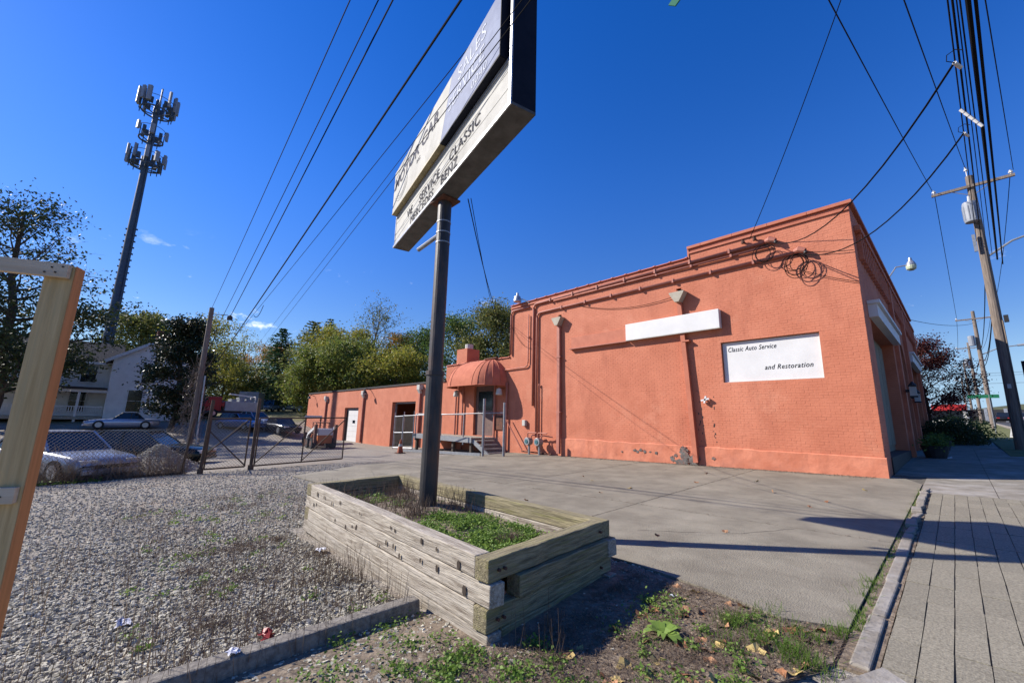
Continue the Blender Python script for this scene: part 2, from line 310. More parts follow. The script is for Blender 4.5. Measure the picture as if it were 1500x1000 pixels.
hv, hf = [], []
for k in range(181):
    a = 2 * PI * k / 180; r = 620 + 60 * math.sin(3 * a); h = 15 + 6 * math.sin(5 * a + 1) + 4 * math.sin(11 * a) + 2.5 * math.sin(29 * a + 2)
    for q, z in ((-40, -5), (0, h), (70, h * 1.25), (200, h * .6)): hv.append(((r + q) * math.cos(a), (r + q) * math.sin(a), z + (3 if q >= 0 else 0)))
for k in range(180):
    for j in range(3): hf.append((k * 4 + j, (k + 1) * 4 + j, (k + 1) * 4 + j + 1, k * 4 + j + 1))
struct(part('hills', MB().add(hv, hf), mk('wooded hills', (.045, .06, .03), (.09, .085, .04), .05, .95, 3, .08), smooth=True))
def clip(poly, axis_, val, keep_greater):
    out = []
    for i in range(len(poly)):
        a = poly[i]; b = poly[(i + 1) % len(poly)]
        ia = (a[axis_] >= val) == keep_greater; ib = (b[axis_] >= val) == keep_greater
        if ia: out.append(a)
        if ia != ib:
            t = (val - a[axis_]) / (b[axis_] - a[axis_]); out.append((a[0] + t * (b[0] - a[0]), a[1] + t * (b[1] - a[1])))
    return out
def slab_mb(poly, top, th=.1):
    if sum(poly[i][0] * poly[(i + 1) % len(poly)][1] - poly[(i + 1) % len(poly)][0] * poly[i][1] for i in range(len(poly))) < 0: poly = poly[::-1]
    m = MB(); n = len(poly)
    m.add([(x, y, G(x, y) + top - th) for x, y in poly] + [(x, y, G(x, y) + top) for x, y in poly],
          [tuple(range(n - 1, -1, -1)), tuple(range(n, 2 * n))] + [(i, (i + 1) % n, n + (i + 1) % n, n + i) for i in range(n)]); return m
# driveway : cast concrete bays with open joints
drv = [(-13.6, 3.88), (-8.9, 4.0), (-2.6, 4.22), (-1.6, 4.05), (-1.1, 3.92), (-.72, 4.08), (-.68, 13.0), (-1.0, 13.9), (-15.7, 13.9), (-15.8, 10.6), (-15.2, 6.8)]
bed = struct(part('driveway', slab_mb(drv, .006, .05), MT['soil']))
xs = [-16.5, -11.26, -7.70, -4.14, -.5]; ys = [3.5, 6.98, 10.05, 14.2]
for i in range(4):
    for j in range(3):
        p = drv
        g_ = .007
        for ax_, v, k in ((0, xs[i] + g_, True), (0, xs[i + 1] - g_, False), (1, ys[j] + g_, True), (1, ys[j + 1] - g_, False)):
            p = clip(p, ax_, v, k)
            if len(p) < 3: break
        if len(p) >= 3: part('concrete_bay', slab_mb(p, .022 + .004 * RNG.random(), .06), MT['conc'], bed)
# sidewalk : exposed-aggregate strips, cracked cross joints, then plain flags in the shade of the building
sw = struct(part('sidewalk', slab_mb([(-.5, 2.0), (3.6, 2.0), (3.6, 60), (-.9, 60), (-1.1, 13.2), (-.5, 12)], .012, .05), MT['joint']))
yb = list(np.arange(2.2, 11.5, .48)) + [11.75]
for i in range(13):
    x0 = -.505 + i * .157
    for j in range(len(yb) - 1):
        J = lambda: RNG.normal(0, .0022)
        part('paver', slab_mb([(x0 + .0035 + J(), yb[j] + .003), (x0 + .1535 + J(), yb[j] + .003 + J()), (x0 + .1535 + J(), yb[j + 1] - .003 + J()), (x0 + .0035 + J(), yb[j + 1] - .003)], .016 + .006 * RNG.random(), .05), MT['agg'], sw)
for j in range(9):
    y0 = 11.76 + j * 1.6 + (j > 0) * 1.2
    y1 = 11.76 + (j + 1) * 1.6 + 1.2
    for (a, b) in ((-1.0 if y0 < 13.9 else -1.25, .36), (.36, 1.9), (1.9, 3.5)):
        if a < -.6 and y0 < 12: a = -.66
        part('paving_flag', slab_mb([(a + .005, y0 + .005), (b - .005, y0 + .005), (b - .005, y1 - .005), (a + .005, y1 - .005)], .020 + .005 * RNG.random(), .05), MT['concs'], sw)
part('paving_flag', slab_mb([(-1.2, 27.5), (1.1, 27.5), (1.4, 60), (-1.1, 60)], .022, .05), MT['concs'], sw)
part('broken_slab', slab_mb([(-.64, 3.25), (-.49, 3.6), (-.33, 3.46), (-.2, 2.9), (-.58, 2.7)], .035, .09), MT['kerb'], sw)
vg = struct(part('verge', slab_mb([(1.15, 23), (3.0, 23), (3.6, 110), (1.5, 110)], .04, .1), MT['grass']))
road = struct(part('road', slab_mb([(3.75, -40), (14, -40), (14, 109), (3.75, 109)], .006, .1), MT['asph']))
ke = struct(part('street_kerb', slab_mb([(3.6, -40), (3.76, -40), (3.76, 109), (3.6, 109)], .10, .2), MT['kerb']))
def crack(pts, wd=.006):
    m = MB(); P_ = []
    for a, b in zip(pts[:-1], pts[1:]):
        n = max(3, int(math.dist(a, b) / .12))
        for k in range(n): t = k / n; P_.append((a[0] + (b[0] - a[0]) * t + RNG.normal(0, .018), a[1] + (b[1] - a[1]) * t + RNG.normal(0, .018)))
    P_.append(pts[-1])
    for a, b in zip(P_[:-1], P_[1:]):
        d = Vector((b[0] - a[0], b[1] - a[1])); d = d / max(d.length, 1e-6); q = Vector((-d.y, d.x)) * wd * RNG.uniform(.3, 1); z = .0272
        m.add([(a[0] - q.x, a[1] - q.y, G(*a) + z), (a[0] + q.x, a[1] + q.y, G(*a) + z), (b[0] + q.x, b[1] + q.y, G(*b) + z), (b[0] - q.x, b[1] - q.y, G(*b) + z)], [(3, 2, 1, 0)])
    part('crack', m, MT['crack'], bed)
for pts in ([(-4.1, 8.6), (-2.6, 8.9), (-.75, 8.4)], [(-7.6, 9.3), (-6, 9.1), (-4.2, 9.5)], [(-2.9, 10.1), (-1.9, 10.6), (-.8, 10.4)], [(-11.2, 9), (-9.4, 8.2), (-7.8, 8.4)], [(-3.2, 5.4), (-2.2, 6.1), (-1.7, 6.9)], [(-6.5, 10.2), (-6.0, 11.6), (-6.4, 13.4)], [(-13, 6), (-11.4, 5.4)]): crack(pts)
# low kerb between driveway and sidewalk: separate stones, the far ones broken
kb = struct(part('kerb', slab_mb([(-.70, 3.5), (-.51, 3.5), (-.51, 12.3), (-.70, 12.3)], .010, .08), MT['soil']))
y = 3.55
while y < 12.1:
    ln = RNG.uniform(.85, 1.0) if y < 7.1 else RNG.uniform(.16, .42)
    wob = RNG.uniform(-.006, .006) if y < 7 else RNG.uniform(-.025, .02); tp = .030 if y < 7 else RNG.uniform(.035, .07); a_ = .645 + wob
    part('kerb_stone', slab_mb([(-a_, y), (-.545 + wob, y + RNG.uniform(-.02, .02)), (-.545 - wob, y + ln - .012), (-a_ - wob, y + ln - .012 + RNG.uniform(-.02, .02))], tp, .12), MT['kerb'], kb, bevel=.012)
    y += ln
# bare corner of soil in front of the planter
soil_poly = [(-3.3, 1.9), (-3.0, 2.12), (-2.75, 2.2), (-2.8, 3.7), (-2.7, 4.2), (-1.6, 4.03), (-1.1, 3.9), (-.72, 4.06), (-.72, 3.5), (-.95, 2.9), (-.6, 2.4), (-.6, .6), (-3.25, .2)]
so_ = struct(part('soil_corner', slab_mb(soil_poly, .012, .05), MT['soil']))

def inpoly(P, poly):
    x = P[:, 0]; y = P[:, 1]; c = np.zeros(len(P), bool); n = len(poly)
    for i in range(n):
        x1, y1 = poly[i]; x2, y2 = poly[(i + 1) % n]
        k = ((y1 > y) != (y2 > y)) & (x < (x2 - x1) * (y - y1) / (y2 - y1 + 1e-12) + x1); c ^= k
    return c
PL = [(-6.95, 2.0), (-2.3, 1.98), (-2.4, 3.95), (-7.05, 3.9)]      # planter footprint
# loose gravel : real stones over the lot, thinning with distance
def scatter(n, r0, r1, a0, a1, pw=1.0):
    a = RNG.uniform(math.radians(a0), math.radians(a1), n); r = np.exp(RNG.uniform(np.log(r0), np.log(r1), n) * pw)
    return np.stack([-r * np.cos(a), r * np.sin(a)], 1)
def stones(name, P, smin, smax, mat, parent=None, zoff=0.):
    n = len(P); base = np.array([(-1, -1, -1), (1, -1, -1), (1, 1, -1), (-1, 1, -1), (-1, -1, 1), (1, -1, 1), (1, 1, 1), (-1, 1, 1)], float)
    d = np.linalg.norm(P[:, :2], axis=1); sz = smin + (smax - smin) * RNG.random(n) ** 1.7
    sc = np.stack([sz * RNG.uniform(.8, 1.4, n), sz * RNG.uniform(.6, 1.0, n), sz * RNG.uniform(.35, .7, n)], 1)
    V = base[None] * (1 + RNG.uniform(-.45, .25, (n, 8, 3))); V[:, 4:, :2] *= RNG.uniform(.35, .85, (n, 1, 1)); V *= sc[:, None, :] * .5
    t = RNG.uniform(0, 2 * PI, n); c, s = np.cos(t), np.sin(t)
    X = V[..., 0] * c[:, None] - V[..., 1] * s[:, None]; Y = V[..., 0] * s[:, None] + V[..., 1] * c[:, None]; Z = V[..., 2]
    tl = RNG.normal(0, .3, n); Z2 = Z * np.cos(tl)[:, None] + X * np.sin(tl)[:, None]
    zz = (P[:, 2] if P.shape[1] > 2 else GA(P[:, 0], P[:, 1])) + sc[:, 2] * .25 + zoff
    V = np.stack([X + P[:, :1], Y + P[:, 1:2], Z2 + zz[:, None]], 2).reshape(-1, 3)
    q = np.array([(0, 3, 2, 1), (4, 5, 6, 7), (0, 1, 5, 4), (1, 2, 6, 5), (2, 3, 7, 6), (3, 0, 4, 7)])
    F = (q[None] + (np.arange(n) * 8)[:, None, None]).reshape(-1, 4)
    return link(name, mesh_np(name, V, F), mat, parent)
P = scatter(125000, 2.2, 17.5, -8, 62)
P = P[~inpoly(P, drv) & ~inpoly(P, PL) & ~inpoly(P, soil_poly) & (P[:, 1] < 13) & (P[:, 0] > -17.5)]
P = P[~((P[:, 0] > -3.3) & (P[:, 1] < 2))]
st = stones('gravel_stones', P, .010, .042, MT['stone']); st['kind'] = 'stuff'; st['label'] = 'loose pale grey gravel covering the open lot'; st['category'] = 'gravel'
P = np.stack([RNG.uniform(-3.3, -.7, 26000), RNG.uniform(.2, 4.2, 26000)], 1); P = P[inpoly(P, soil_poly)]; P = P[RNG.random(len(P)) < np.clip((-1.6 - P[:, 0]) * 1.2, .03, 1) * np.where(P[:, 1] > 2.2, .08, 1)]
st = stones('soil_gravel', P, .010, .04, MT['stone']); st['kind'] = 'stuff'; st['label'] = 'stones lying in the soil corner before the planter'; st['category'] = 'gravel'

# ================================================================== THE PAINTED BRICK BUILDING
W = 13.75
def fx(y): return -1.3 + .008 * (y - W)
bld = thing('brick_building', 'long salmon painted brick garage building with stepped parapet and low rear wing', 'building', (-1.3, W, G(-1.3, W)))
def wall_open(mb, x0, x1, z0, z1, y0, y1, ops):
    X = sorted({x0, x1, *[v for o in ops for v in o[:2]]}); Z = sorted({z0, z1, *[v for o in ops for v in o[2:]]})
    for i in range(len(X) - 1):
        for j in range(len(Z) - 1):
            cx = (X[i] + X[i + 1]) / 2; cz = (Z[j] + Z[j + 1]) / 2
            if any(o[0] < cx < o[1] and o[2] < cz < o[3] for o in ops): continue
            mb.box(X[i], y0, Z[j], X[i + 1], y1, Z[j + 1])
BB = (-4.90, -2.30, 2.86, 4.15)          # recessed white board
m = MB(); wall_open(m, -14.95, -5.72, -.6, 7.28, W + .0018, W + .4, [(-11.78, -11.58, 6.12, 6.28), (-6.26, -6.02, 6.12, 6.28)])
wall_open(m, -5.72, -1.30, -.6, 7.60, W + .0018, W + .4, [BB])
sidew = part('side_wall', m, MT['wall'], bld)
m = MB(); m.box(BB[0], W + .16, BB[2], BB[1], W + .3, BB[3]); part('blocked_window', m, MT['trim'], bld)
# bricks standing proud of the joints: the 300 nearest the street corner singly, the rest in one mesh
BW, BH, JT = .2125, .0733, .006
def brick_rows():
    out = []
    z = -.25; r = 0
    while z < 7.58:
        off = 0 if r % 2 else BW / 2
        x = -1.30
        k = 0
        while x > -14.94:
            x1 = x; x0 = x - (BW if (k or not off) else BW / 2)
            k += 1; x = x0
            x0 = max(x0, -14.95); xm = (x0 + x1) / 2; zm = z + BH / 2
            top = 7.60 if xm > -5.72 else 7.28
            if zm > top - .04 or (x1 > -11.58 and z < .82): continue
            if BB[0] - .05 < xm < BB[1] + .05 and BB[2] - .03 < zm < BB[3] + .03: continue
            if 6.10 < zm < 6.30 and (-11.80 < xm < -11.56 or -6.28 < xm < -6.0): continue
            out.append((x0, x1, z))
        z += BH; r += 1
    return out
BR = brick_rows()
def brick_v(x0, x1, z, j, c=.003):
    a, b, e, f = x0 + JT / 2, x1 - JT / 2, z + JT / 2, z + BH - JT / 2; y0 = W + .0030; y1 = W - j
    return [(a, y0, e), (b, y0, e), (b, y0, f), (a, y0, f), (a + c, y1, e + c), (b - c, y1, e + c), (b - c, y1, f - c), (a + c, y1, f - c)]
BQ = [(4, 5, 6, 7), (0, 1, 5, 4), (1, 2, 6, 5), (2, 3, 7, 6), (3, 0, 4, 7)]
BR.sort(key=lambda b: (b[1] + 1.3) ** 2 + ((b[2] - 1.2) * .55) ** 2)
near_b, far_b = [b for b in BR if b[1] < -1.31][-1:0:-1], None
cand = [b for b in BR if b[1] - b[0] > .2]
singles = cand[:300]; ss = set(singles); rest = [b for b in BR if b not in ss]
bm_ = bpy.data.meshes.new('brick'); V0 = brick_v(0, BW, 0, 0); bm_.from_pydata([(x, y - W, z) for x, y, z in V0], [], BQ); bm_.materials.append(MT['wall'])
for (x0, x1, z) in singles:
    o = bpy.data.objects.new('brick', bm_); COL.objects.link(o); o.parent = sidew
    o.location = Vector((x0, W - RNG.uniform(0, .0024), z)) - wloc(bld)
V = []; F = []
for i, (x0, x1, z) in enumerate(rest):
    V += brick_v(x0, x1, z, RNG.uniform(0, .0024) if RNG.random() > .02 else -.006); F += [tuple(k + 8 * i for k in q) for q in BQ]
V = np.array(V) - np.array(wloc(bld)); o = link('brickwork', mesh_np('brickwork', V, np.array(F)), MT['wall'], bld); o['kind'] = 'stuff'
# plinth
m = MB(); N_ = 46
xs_ = np.linspace(-11.58, -1.27, N_); vs = []; fs = []
for i, x in enumerate(xs_):
    j = RNG.normal(0, .006); h = .835 + RNG.normal(0, .010); g = G(x, W) - .1
    vs += [(x, W - .055 + j, g), (x, W - .05 + j, .42 + RNG.normal(0, .02)), (x, W - .04 + j, h - .02), (x, W - .012, h + .012), (x, W + .02, h + .012)]
for i in range(N_ - 1):
    for k in range(4): fs.append((i * 5 + k, (i + 1) * 5 + k, (i + 1) * 5 + k + 1, i * 5 + k + 1))
vs += [(-1.27, W + .3, G(-1.3, W) - .1), (-1.27, W + .3, .845)]; a = (N_ - 1) * 5; e = len(vs)
fs.append((a, e - 2, e - 1, a + 4, a + 3, a + 2, a + 1)); m.add(vs, fs); part('plinth', m, MT['render'], bld)
# bare patch and cracks on the plinth (paint lost to damp)
m = MB(); th = np.linspace(0, 2 * PI, 22, endpoint=False)
def blob(m, cx, cz, rx, rz, y, jit=.25):
    p = [(cx + rx * math.cos(t) * (1 + RNG.uniform(-jit, jit)), y, cz + rz * math.sin(t) * (1 + RNG.uniform(-jit, jit))) for t in th]
    m.prism(p[::-1], (0, .012, 0))
BP = [(-6.3 + RNG.normal(0, .28), .42 + RNG.normal(0, .13), RNG.uniform(.05, .17)) for _ in range(13)] + [(-7.75 + RNG.normal(0, .3), .5 + RNG.normal(0, .06), RNG.uniform(.02, .07)) for _ in range(8)] + [(-5.35, .5, .06)]
for cx, cz, r in BP: m = MB(); blob(m, cx, cz, r, r * RNG.uniform(.5, 1.1), W - .0615 - RNG.uniform(0, .006), .45); part('bare_patch', m, MT['dirtstain'], bld)
# mid section, rear wing, back walls, roofs
m = MB(); DR = (-17.80, -16.15, .70, 3.30); wall_open(m, -20.6, -14.95, -.9, 4.62, W, W + .35, [DR]); part('mid_wall', m, MT['wallb'], bld)
GD = (-35.9, -33.05, -.9, 2.25); OD = (-27.25, -24.0, -.9, 2.6)
m = MB(); wall_open(m, -46, -20.6, -1.2, 3.70, W, W + .35, [GD, OD]); m.box(-46, W + .35, -1.2, -45.7, 26, 3.7); part('wing_wall', m, MT['wallb'], bld)
m = MB(); m.box(-45.7, 25.7, -1.2, -15.3, 26, 3.7); m.box(-15.35, W + .4, -.6, -14.95, 31.9, 7.28); m.box(-14.95, 31.9, -.6, fx(32.2) - .4, 32.3, 7.5); m.box(-20.6, W + .35, 3.3, -20.3, 25.7, 4.62); part('back_wall', m, MT['wallb'], bld)
m = MB(); m.box(-14.95, W + .4, 6.85, -1.7, 31.9, 7.0); part('flat_roof', m, MT['roof'], bld)
m = MB(); m.box(-46.1, W - .06, 3.70, -20.6, 26.05, 3.82); part('wing_roof', m, MT['roof'], bld)
m = MB(); m.box(-20.3, W + .35, 4.3, -15.35, 25.7, 4.4); part('mid_roof', m, MT['roof'], bld)
for x in (-22.9, -31): part('inner_wall', MB().box(x, W + .35, -.9, x + .2, 25.7, 3.6), MT['wallb'], bld)
m = MB(); m.box(-30.8, W + .3, -.75, -22.9, 25.7, -.62); part('garage_floor', m, MT['concs'], bld)
# copings: flat stones on the high part, lapped clay tiles on the lower runs
x = -1.22
while x > -5.75:
    ln = min(1.02, x + 5.78); m = MB(); m.box(x - ln + .006, W - .07, 7.615, x, W + .45, 7.715); part('coping_stone', m, MT['trim'], bld, bevel=.008); x -= ln
m = MB(); m.box(-5.78, W - .03, 7.285, -5.725, W + .42, 7.614); part('parapet_step', m, MT['trim'], bld)
def tile_run(xa, xb, z):
    n = int(round((xb - xa) / .62)); st_ = (xb - xa) / n
    for i in range(n):
        x0 = xa + i * st_; m = MB(); c = []
        for t in np.linspace(0, PI, 7): c.append((W + .19 - .25 * math.cos(t), z + .005 + .075 * math.sin(t)))
        m.prism([(x0, y, zz) for y, zz in c], (st_ - .004, 0, 0))
        c2 = [(W + .19 - .275 * math.cos(t), z + .003 + .105 * math.sin(t)) for t in np.linspace(0, PI, 7)]
        m.prism([(x0 + st_ - .07, y, zz) for y, zz in c2], (.075, 0, 0)); part('coping_tile', m, MT['trim'], bld)
tile_run(-14.97, -5.79, 7.29); tile_run(-20.6, -14.98, 4.63)
m = MB(); m.box(-14.95, W - .05, 7.13, -5.72, W - .003, 7.19); m.box(-5.72, W - .045, 7.44, -1.3, W - .003, 7.50); part('string_course', m, MT['trim'], bld)
# chimney on the mid section
ch = MB(); ch.box(-19.75, W + .1, 4.5, -18.75, W + 1.0, 5.55); c_ = part('chimney', ch, MT['wallb'], bld)
m = MB(); m.lathe((-19.1, W + .5, 5.55), [(.24, 0), (.24, .3), (.19, .3), (.19, .05)], 12); part('chimney_pot', m, MT['offwhite'], c_)
# doorway on the dock
m = MB(); m.box(DR[0], W + .14, DR[2], DR[1], W + .2, DR[3]); d = part('dock_door', m, mk('dock door', (.16, .10, .085), (.11, .07, .06), 5, .6), bld)
m = MB(); m.box(DR[0] + .25, W + .12, 2.0, DR[1] - .25, W + .139, 3.0); part('door_glass', m, MT['glass'], d)
m = MB(); m.box(DR[1] - .16, W + .09, 1.65, DR[1] - .10, W + .139, 1.78); part('handle', m, MT['galv'], d)
# white sectional door in the wing
gd = MB(); gd.box(GD[0], W + .22, 2.0, GD[1], W + .3, 2.25); g_ = part('garage_door', gd, MT['galv'], bld)
for i in range(6):
    m = MB(); m.box(GD[0] + .4, W + .20, -.55 + i * .43, GD[1] - .02, W + .26, -.55 + i * .43 + .42); part('door_panel', m, MT['white'], g_, bevel=.01)
m = MB(); m.box(-34.5, W + .185, .98, -34.0, W + .199, 1.22); part('door_window', m, MT['glass'], g_)
m = MB(); m.box(GD[0], W + .2, -.6, GD[0] + .38, W + .3, 2.0); part('door_frame', m, MT['black'], g_)
# open workshop doorway
m = MB()
for x0, x1, z0, z1 in ((OD[0] + .0, OD[0] + .12, -.6, 2.48), (OD[1] - .12, OD[1], -.6, 2.48), (OD[0], OD[1], 2.48, 2.6)): m.box(x0, W + .24, z0, x1, W + .34, z1)
fr = part('doorway_frame', m, MT['alu'], bld)
m = MB(); m.box(-30.2, 20.2, -.6, -23.2, 20.6, 1.0); m.box(-30.4, 20.8, 1.6, -23.1, 21.2, 1.66); m.box(-27.1, 17.5, -.6, -25.2, 18.4, .5); part('workbench', m, MT['black'], fr)
# cut-in shades, hoods and downspouts on the wing
for (x, zt) in ((-40.4, 3.1), (-32.0, 3.3), (-23.35, 3.38)):
    m = MB(); m.box(x - .17, W - .28, zt - .05, x + .17, W - .002, zt + .25); m.prism([(x - .17, W - .28, zt - .05), (x + .17, W - .28, zt - .05), (x + .07, W - .16, zt - .3), (x - .07, W - .16, zt - .3)], (0, .15, 0))
    d = part('downspout', MB().box(x - .07, W - .16, G(x, W) + .05, x + .07, W - .01, zt - .29), MT['pipe'], bld); part('conductor_head', m, MT['offwhite'], d)
# main downspouts with cream conductor heads and dark scuppers
for (x, x2, zt, matp) in ((-11.68, -11.66, 6.12, 'pipe'), (-6.14, -5.86, 6.1, 'trim')):
    d = part('downspout', MB().bar((x, W - .09, zt - .32), (x + (x2 - x) * .45, W - .09, 3.4), .15, .12).bar((x + (x2 - x) * .45, W - .09, 3.42), (x2, W - .14, G(x, W) + .12), .15, .12), MT[matp], bld)
    c = [(x - .27, zt - .02), (x + .27, zt - .02), (x + .24, zt - .1), (x + .075, zt - .38), (x - .075, zt - .38), (x - .24, zt - .1)]
    m = MB().prism([(a, W - .30, b) for a, b in c], (0, .29, 0)); part('conductor_head', m, MT['headc'], d)
    for zz in (1.9, 4.3): part('strap', MB().box(x + (x2 - x) * .6 - .12, W - .165, zz, x + (x2 - x) * .6 + .12, W - .005, zz + .05), MT[matp], d)
m = MB(); m.box(-11.77, W + .1, 6.13, -11.59, W + .38, 6.27); m.box(-6.25, W + .1, 6.13, -6.03, W + .38, 6.27); part('scupper', m, MT['black'], bld)
# conduits: long runs bending down into a riser
def bend(p0, p1, p2, r=.25, n=6):
    a, b, c = Vector(p0), Vector(p1), Vector(p2); d1 = (b - a).normalized(); d2 = (c - b).normalized(); out = [a]
    s = b - d1 * r; e = b + d2 * r
    for i in range(n + 1):
        t = i / n; out.append(s * (1 - t) ** 2 + b * 2 * t * (1 - t) + e * t * t)
    return out + [c]
yc_ = W - .07
for nm, pts, r in (('conduit', bend((-2.62, yc_, 6.56), (-13.05, yc_, 6.58), (-13.05, yc_, .8)), .05),
                   ('conduit', bend((-3.29, yc_, 7.12), (-13.28, yc_, 7.06), (-13.28, yc_, 2.2)), .055),
                   ('conduit', [(-3.25, yc_, 6.95), (-8.0, yc_, 6.97), (-12.0, yc_, 6.99)], .035),
                   ('conduit', bend((-13.6, yc_, 6.98), (-14.86, yc_, 7.0), (-14.86, yc_, 4.75)), .05),
                   ('conduit', bend((-13.62, yc_, 6.6), (-13.62, yc_, 4.05), (-15.3, yc_, 4.02)), .03),
                   ('conduit', bend((-12.95, yc_, 3.1), (-12.86, yc_, 3.2), (-12.86, yc_, .9), .05), .025)):
    m = MB().tube(pts, r, 7); m.sm = True; c = part(nm, m, MT['pipe'], bld)
    m = MB(); a, b = Vector(pts[0]), Vector(pts[1]); k = 1.1
    while k < (b - a).length:
        p = a.lerp(b, k / (b - a).length); dd = (b - a).normalized() * .03
        part('clamp', MB().bar(p - dd, p + dd, r * 2.9, r * 2.9), MT['pipe'], c); k += 1.3
# ---- street front, in shade
fr_ = MB()
def fb(m, y0, y1, z0, z1, o=0., i=.4):
    p = [(fx(y0) + o, y0), (fx(y1) + o, y1), (fx(y1) - i, y1), (fx(y0) - i, y0)]
    m.prism([(x, y, z0) for x, y in p], (0, 0, z1 - z0)); return m
YA, YB, YC, YE = (14.9, 20.2), (21.6, 24.9), (26.2, 31.3), 32.3
for y0, y1 in ((W + .012, YA[0]), (YA[1], YB[0]), (YB[1], YC[0]), (YC[1], YE)): fb(fr_, y0, y1, -.2, 4.55)
fb(fr_, W + .012, YB[0], 4.55, 7.6); fb(fr_, YB[1], YE, 4.55, 7.6)
arc = [(YB[0] + 1.65 - 1.65 * math.cos(t), 4.0 + 1.25 * math.sin(t)) for t in np.linspace(0, PI, 13)]
for k in range(12):
    (ya, za), (yb_, zb) = arc[k], arc[k + 1]
    fr_.add([(fx(ya) - o, ya, z) for o in (0, .4) for z in (za, 7.6)] + [(fx(yb_) - o, yb_, z) for o in (0, .4) for z in (zb, 7.6)], [(0, 4, 5, 1), (2, 3, 7, 6), (0, 2, 6, 4), (1, 5, 7, 3)])
fw = part('front_wall', fr_, MT['wallb'], bld)
for y0, y1 in ((20.75, 21.25), (25.25, 25.75), (31.75, 32.25)): part('pilaster', fb(MB(), y0, y1, -.1, 6.9, .12, -.002), MT['wallb'], bld)
y = W + .03
while y < 32.2:
    part('coping_stone', fb(MB(), y, min(y + 1.05, 32.36) - .006, 7.62, 7.72, .09, .45), MT['trim'], bld); y += 1.05
part('cornice', fb(MB(), W + .35, 32.2, 6.93, 7.08, .14, -.003), MT['wallb'], bld)
y = 14.35
while y < 31.6:
    if not (20.5 < y < 21.3 or 25.0 < y < 25.8): part('corbel', fb(MB(), y, y + .14, 6.15, 6.92, .11, -.004).xf(Matrix.Identity(4)), MT['wallb'], bld)
    y += .42
for (y0, y1) in (YA, YC):
    h = part('door_header', fb(MB(), y0 - .25, y1 + .25, 4.56, 4.92, .20, -.004), MT['white'], bld); part('header_moulding', fb(MB(), y0 - .3, y1 + .3, 4.925, 5.02, .27, -.004), MT['white'], h)
    d = part('shop_door', fb(MB(), y0, y1, .8, 4.55, -.34, .42), MT['cream'], bld)
    n = 5
    for k in range(n):
        a = y0 + .12 + (y1 - y0 - .24) * k / n; b = y0 + .12 + (y1 - y0 - .24) * (k + 1) / n - .06
        part('door_panel', fb(MB(), a, b, 1.0, 4.4, -.30, .36), MT['cream'], d)
    part('door_sill', fb(MB(), y0 - .02, y1 + .3, G(-1.3, y0) - .1, .80, .03, .45), MT['black'], bld)
d = part('entrance', fb(MB(), YB[0], YB[1], .4, 5.3, -.33, .42), MT['black'], bld)
for a, b in ((21.75, 22.7), (22.8, 23.7), (23.8, 24.75)): part('entrance_pane', fb(MB(), a, b, .7, 3.9, -.29, .328), MT['glass'], d)
# ================================================================== THINGS ON THE BUILDING
def text(s, size, mat, parent, origin, right, up, shear=0., ext=.003, sx=1., name='lettering', sp=1.0, wt=0.):
    c = bpy.data.curves.new('t', 'FONT'); c.body = s; c.size = size; c.shear = shear; c.extrude = ext; c.resolution_u = 3; c.space_character = sp; c.offset = wt
    o = bpy.data.objects.new('t', c); COL.objects.link(o); bpy.context.view_layer.update()
    me = bpy.data.meshes.new_from_object(o.evaluated_get(bpy.context.evaluated_depsgraph_get())); bpy.data.objects.remove(o)
    r = Vector(right).normalized(); u = Vector(up).normalized(); n = r.cross(u); og = Vector(origin) - (wloc(parent) if parent else Vector((0, 0, 0)))
    for v in me.vertices: p = v.co; v.co = og + r * (p.x * sx) + u * p.y + n * p.z
    me.name = name; return link(name, me, mat, parent)
# white board with script lettering
wb = thing('wall_board', 'white board reading Classic Auto Service and Restoration set into the wall', 'sign', (-3.6, W + .1, BB[2]))
part('board', MB().box(BB[0] + .02, W + .10, BB[2] + .02, BB[1] - .02, W + .155, BB[3] - .02), MT['white'], wb)
part('frame', MB().box(BB[0], W + .07, BB[2], BB[1], W + .158, BB[2] + .018).box(BB[1] - .018, W + .07, BB[2] + .018, BB[1], W + .158, BB[3]), MT['offwhite'], wb)
text('Classic Auto Service', .205, MT['inkblack'], wb, (-4.74, W + .097, 3.83), (1, 0, 0), (0, 0, 1), .32, .003, .70, wt=.0, sp=1.12)
text('and Restoration', .205, MT['inkblack'], wb, (-3.74, W + .097, 3.20), (1, 0, 0), (0, 0, 1), .32, .003, .80, wt=.0, sp=1.12)
# long blank box sign
lb = thing('box_sign', 'long blank white box sign high on the salmon wall', 'sign', (-6.5, W - .1, 4.62))
part('cabinet', MB().box(-8.24, W - .20, 4.62, -4.82, W - .004, 5.24), MT['white'], lb, bevel=.012)
part('seam', MB().box(-8.242, W - .206, 4.60, -4.818, W - .17, 4.625), MT['offwhite'], lb)
pb = thing('painted_panel', 'salmon painted panel left of the long white box sign', 'panel', (-9.6, W - .05, 4.6))
part('panel_sheet', MB().box(-11.0, W - .055, 4.62, -8.26, W - .006, 5.12), MT['trim'], pb)
part('ledge', MB().box(-11.05, W - .17, 4.585, -8.25, W - .005, 4.618), MT['pipe'], pb)
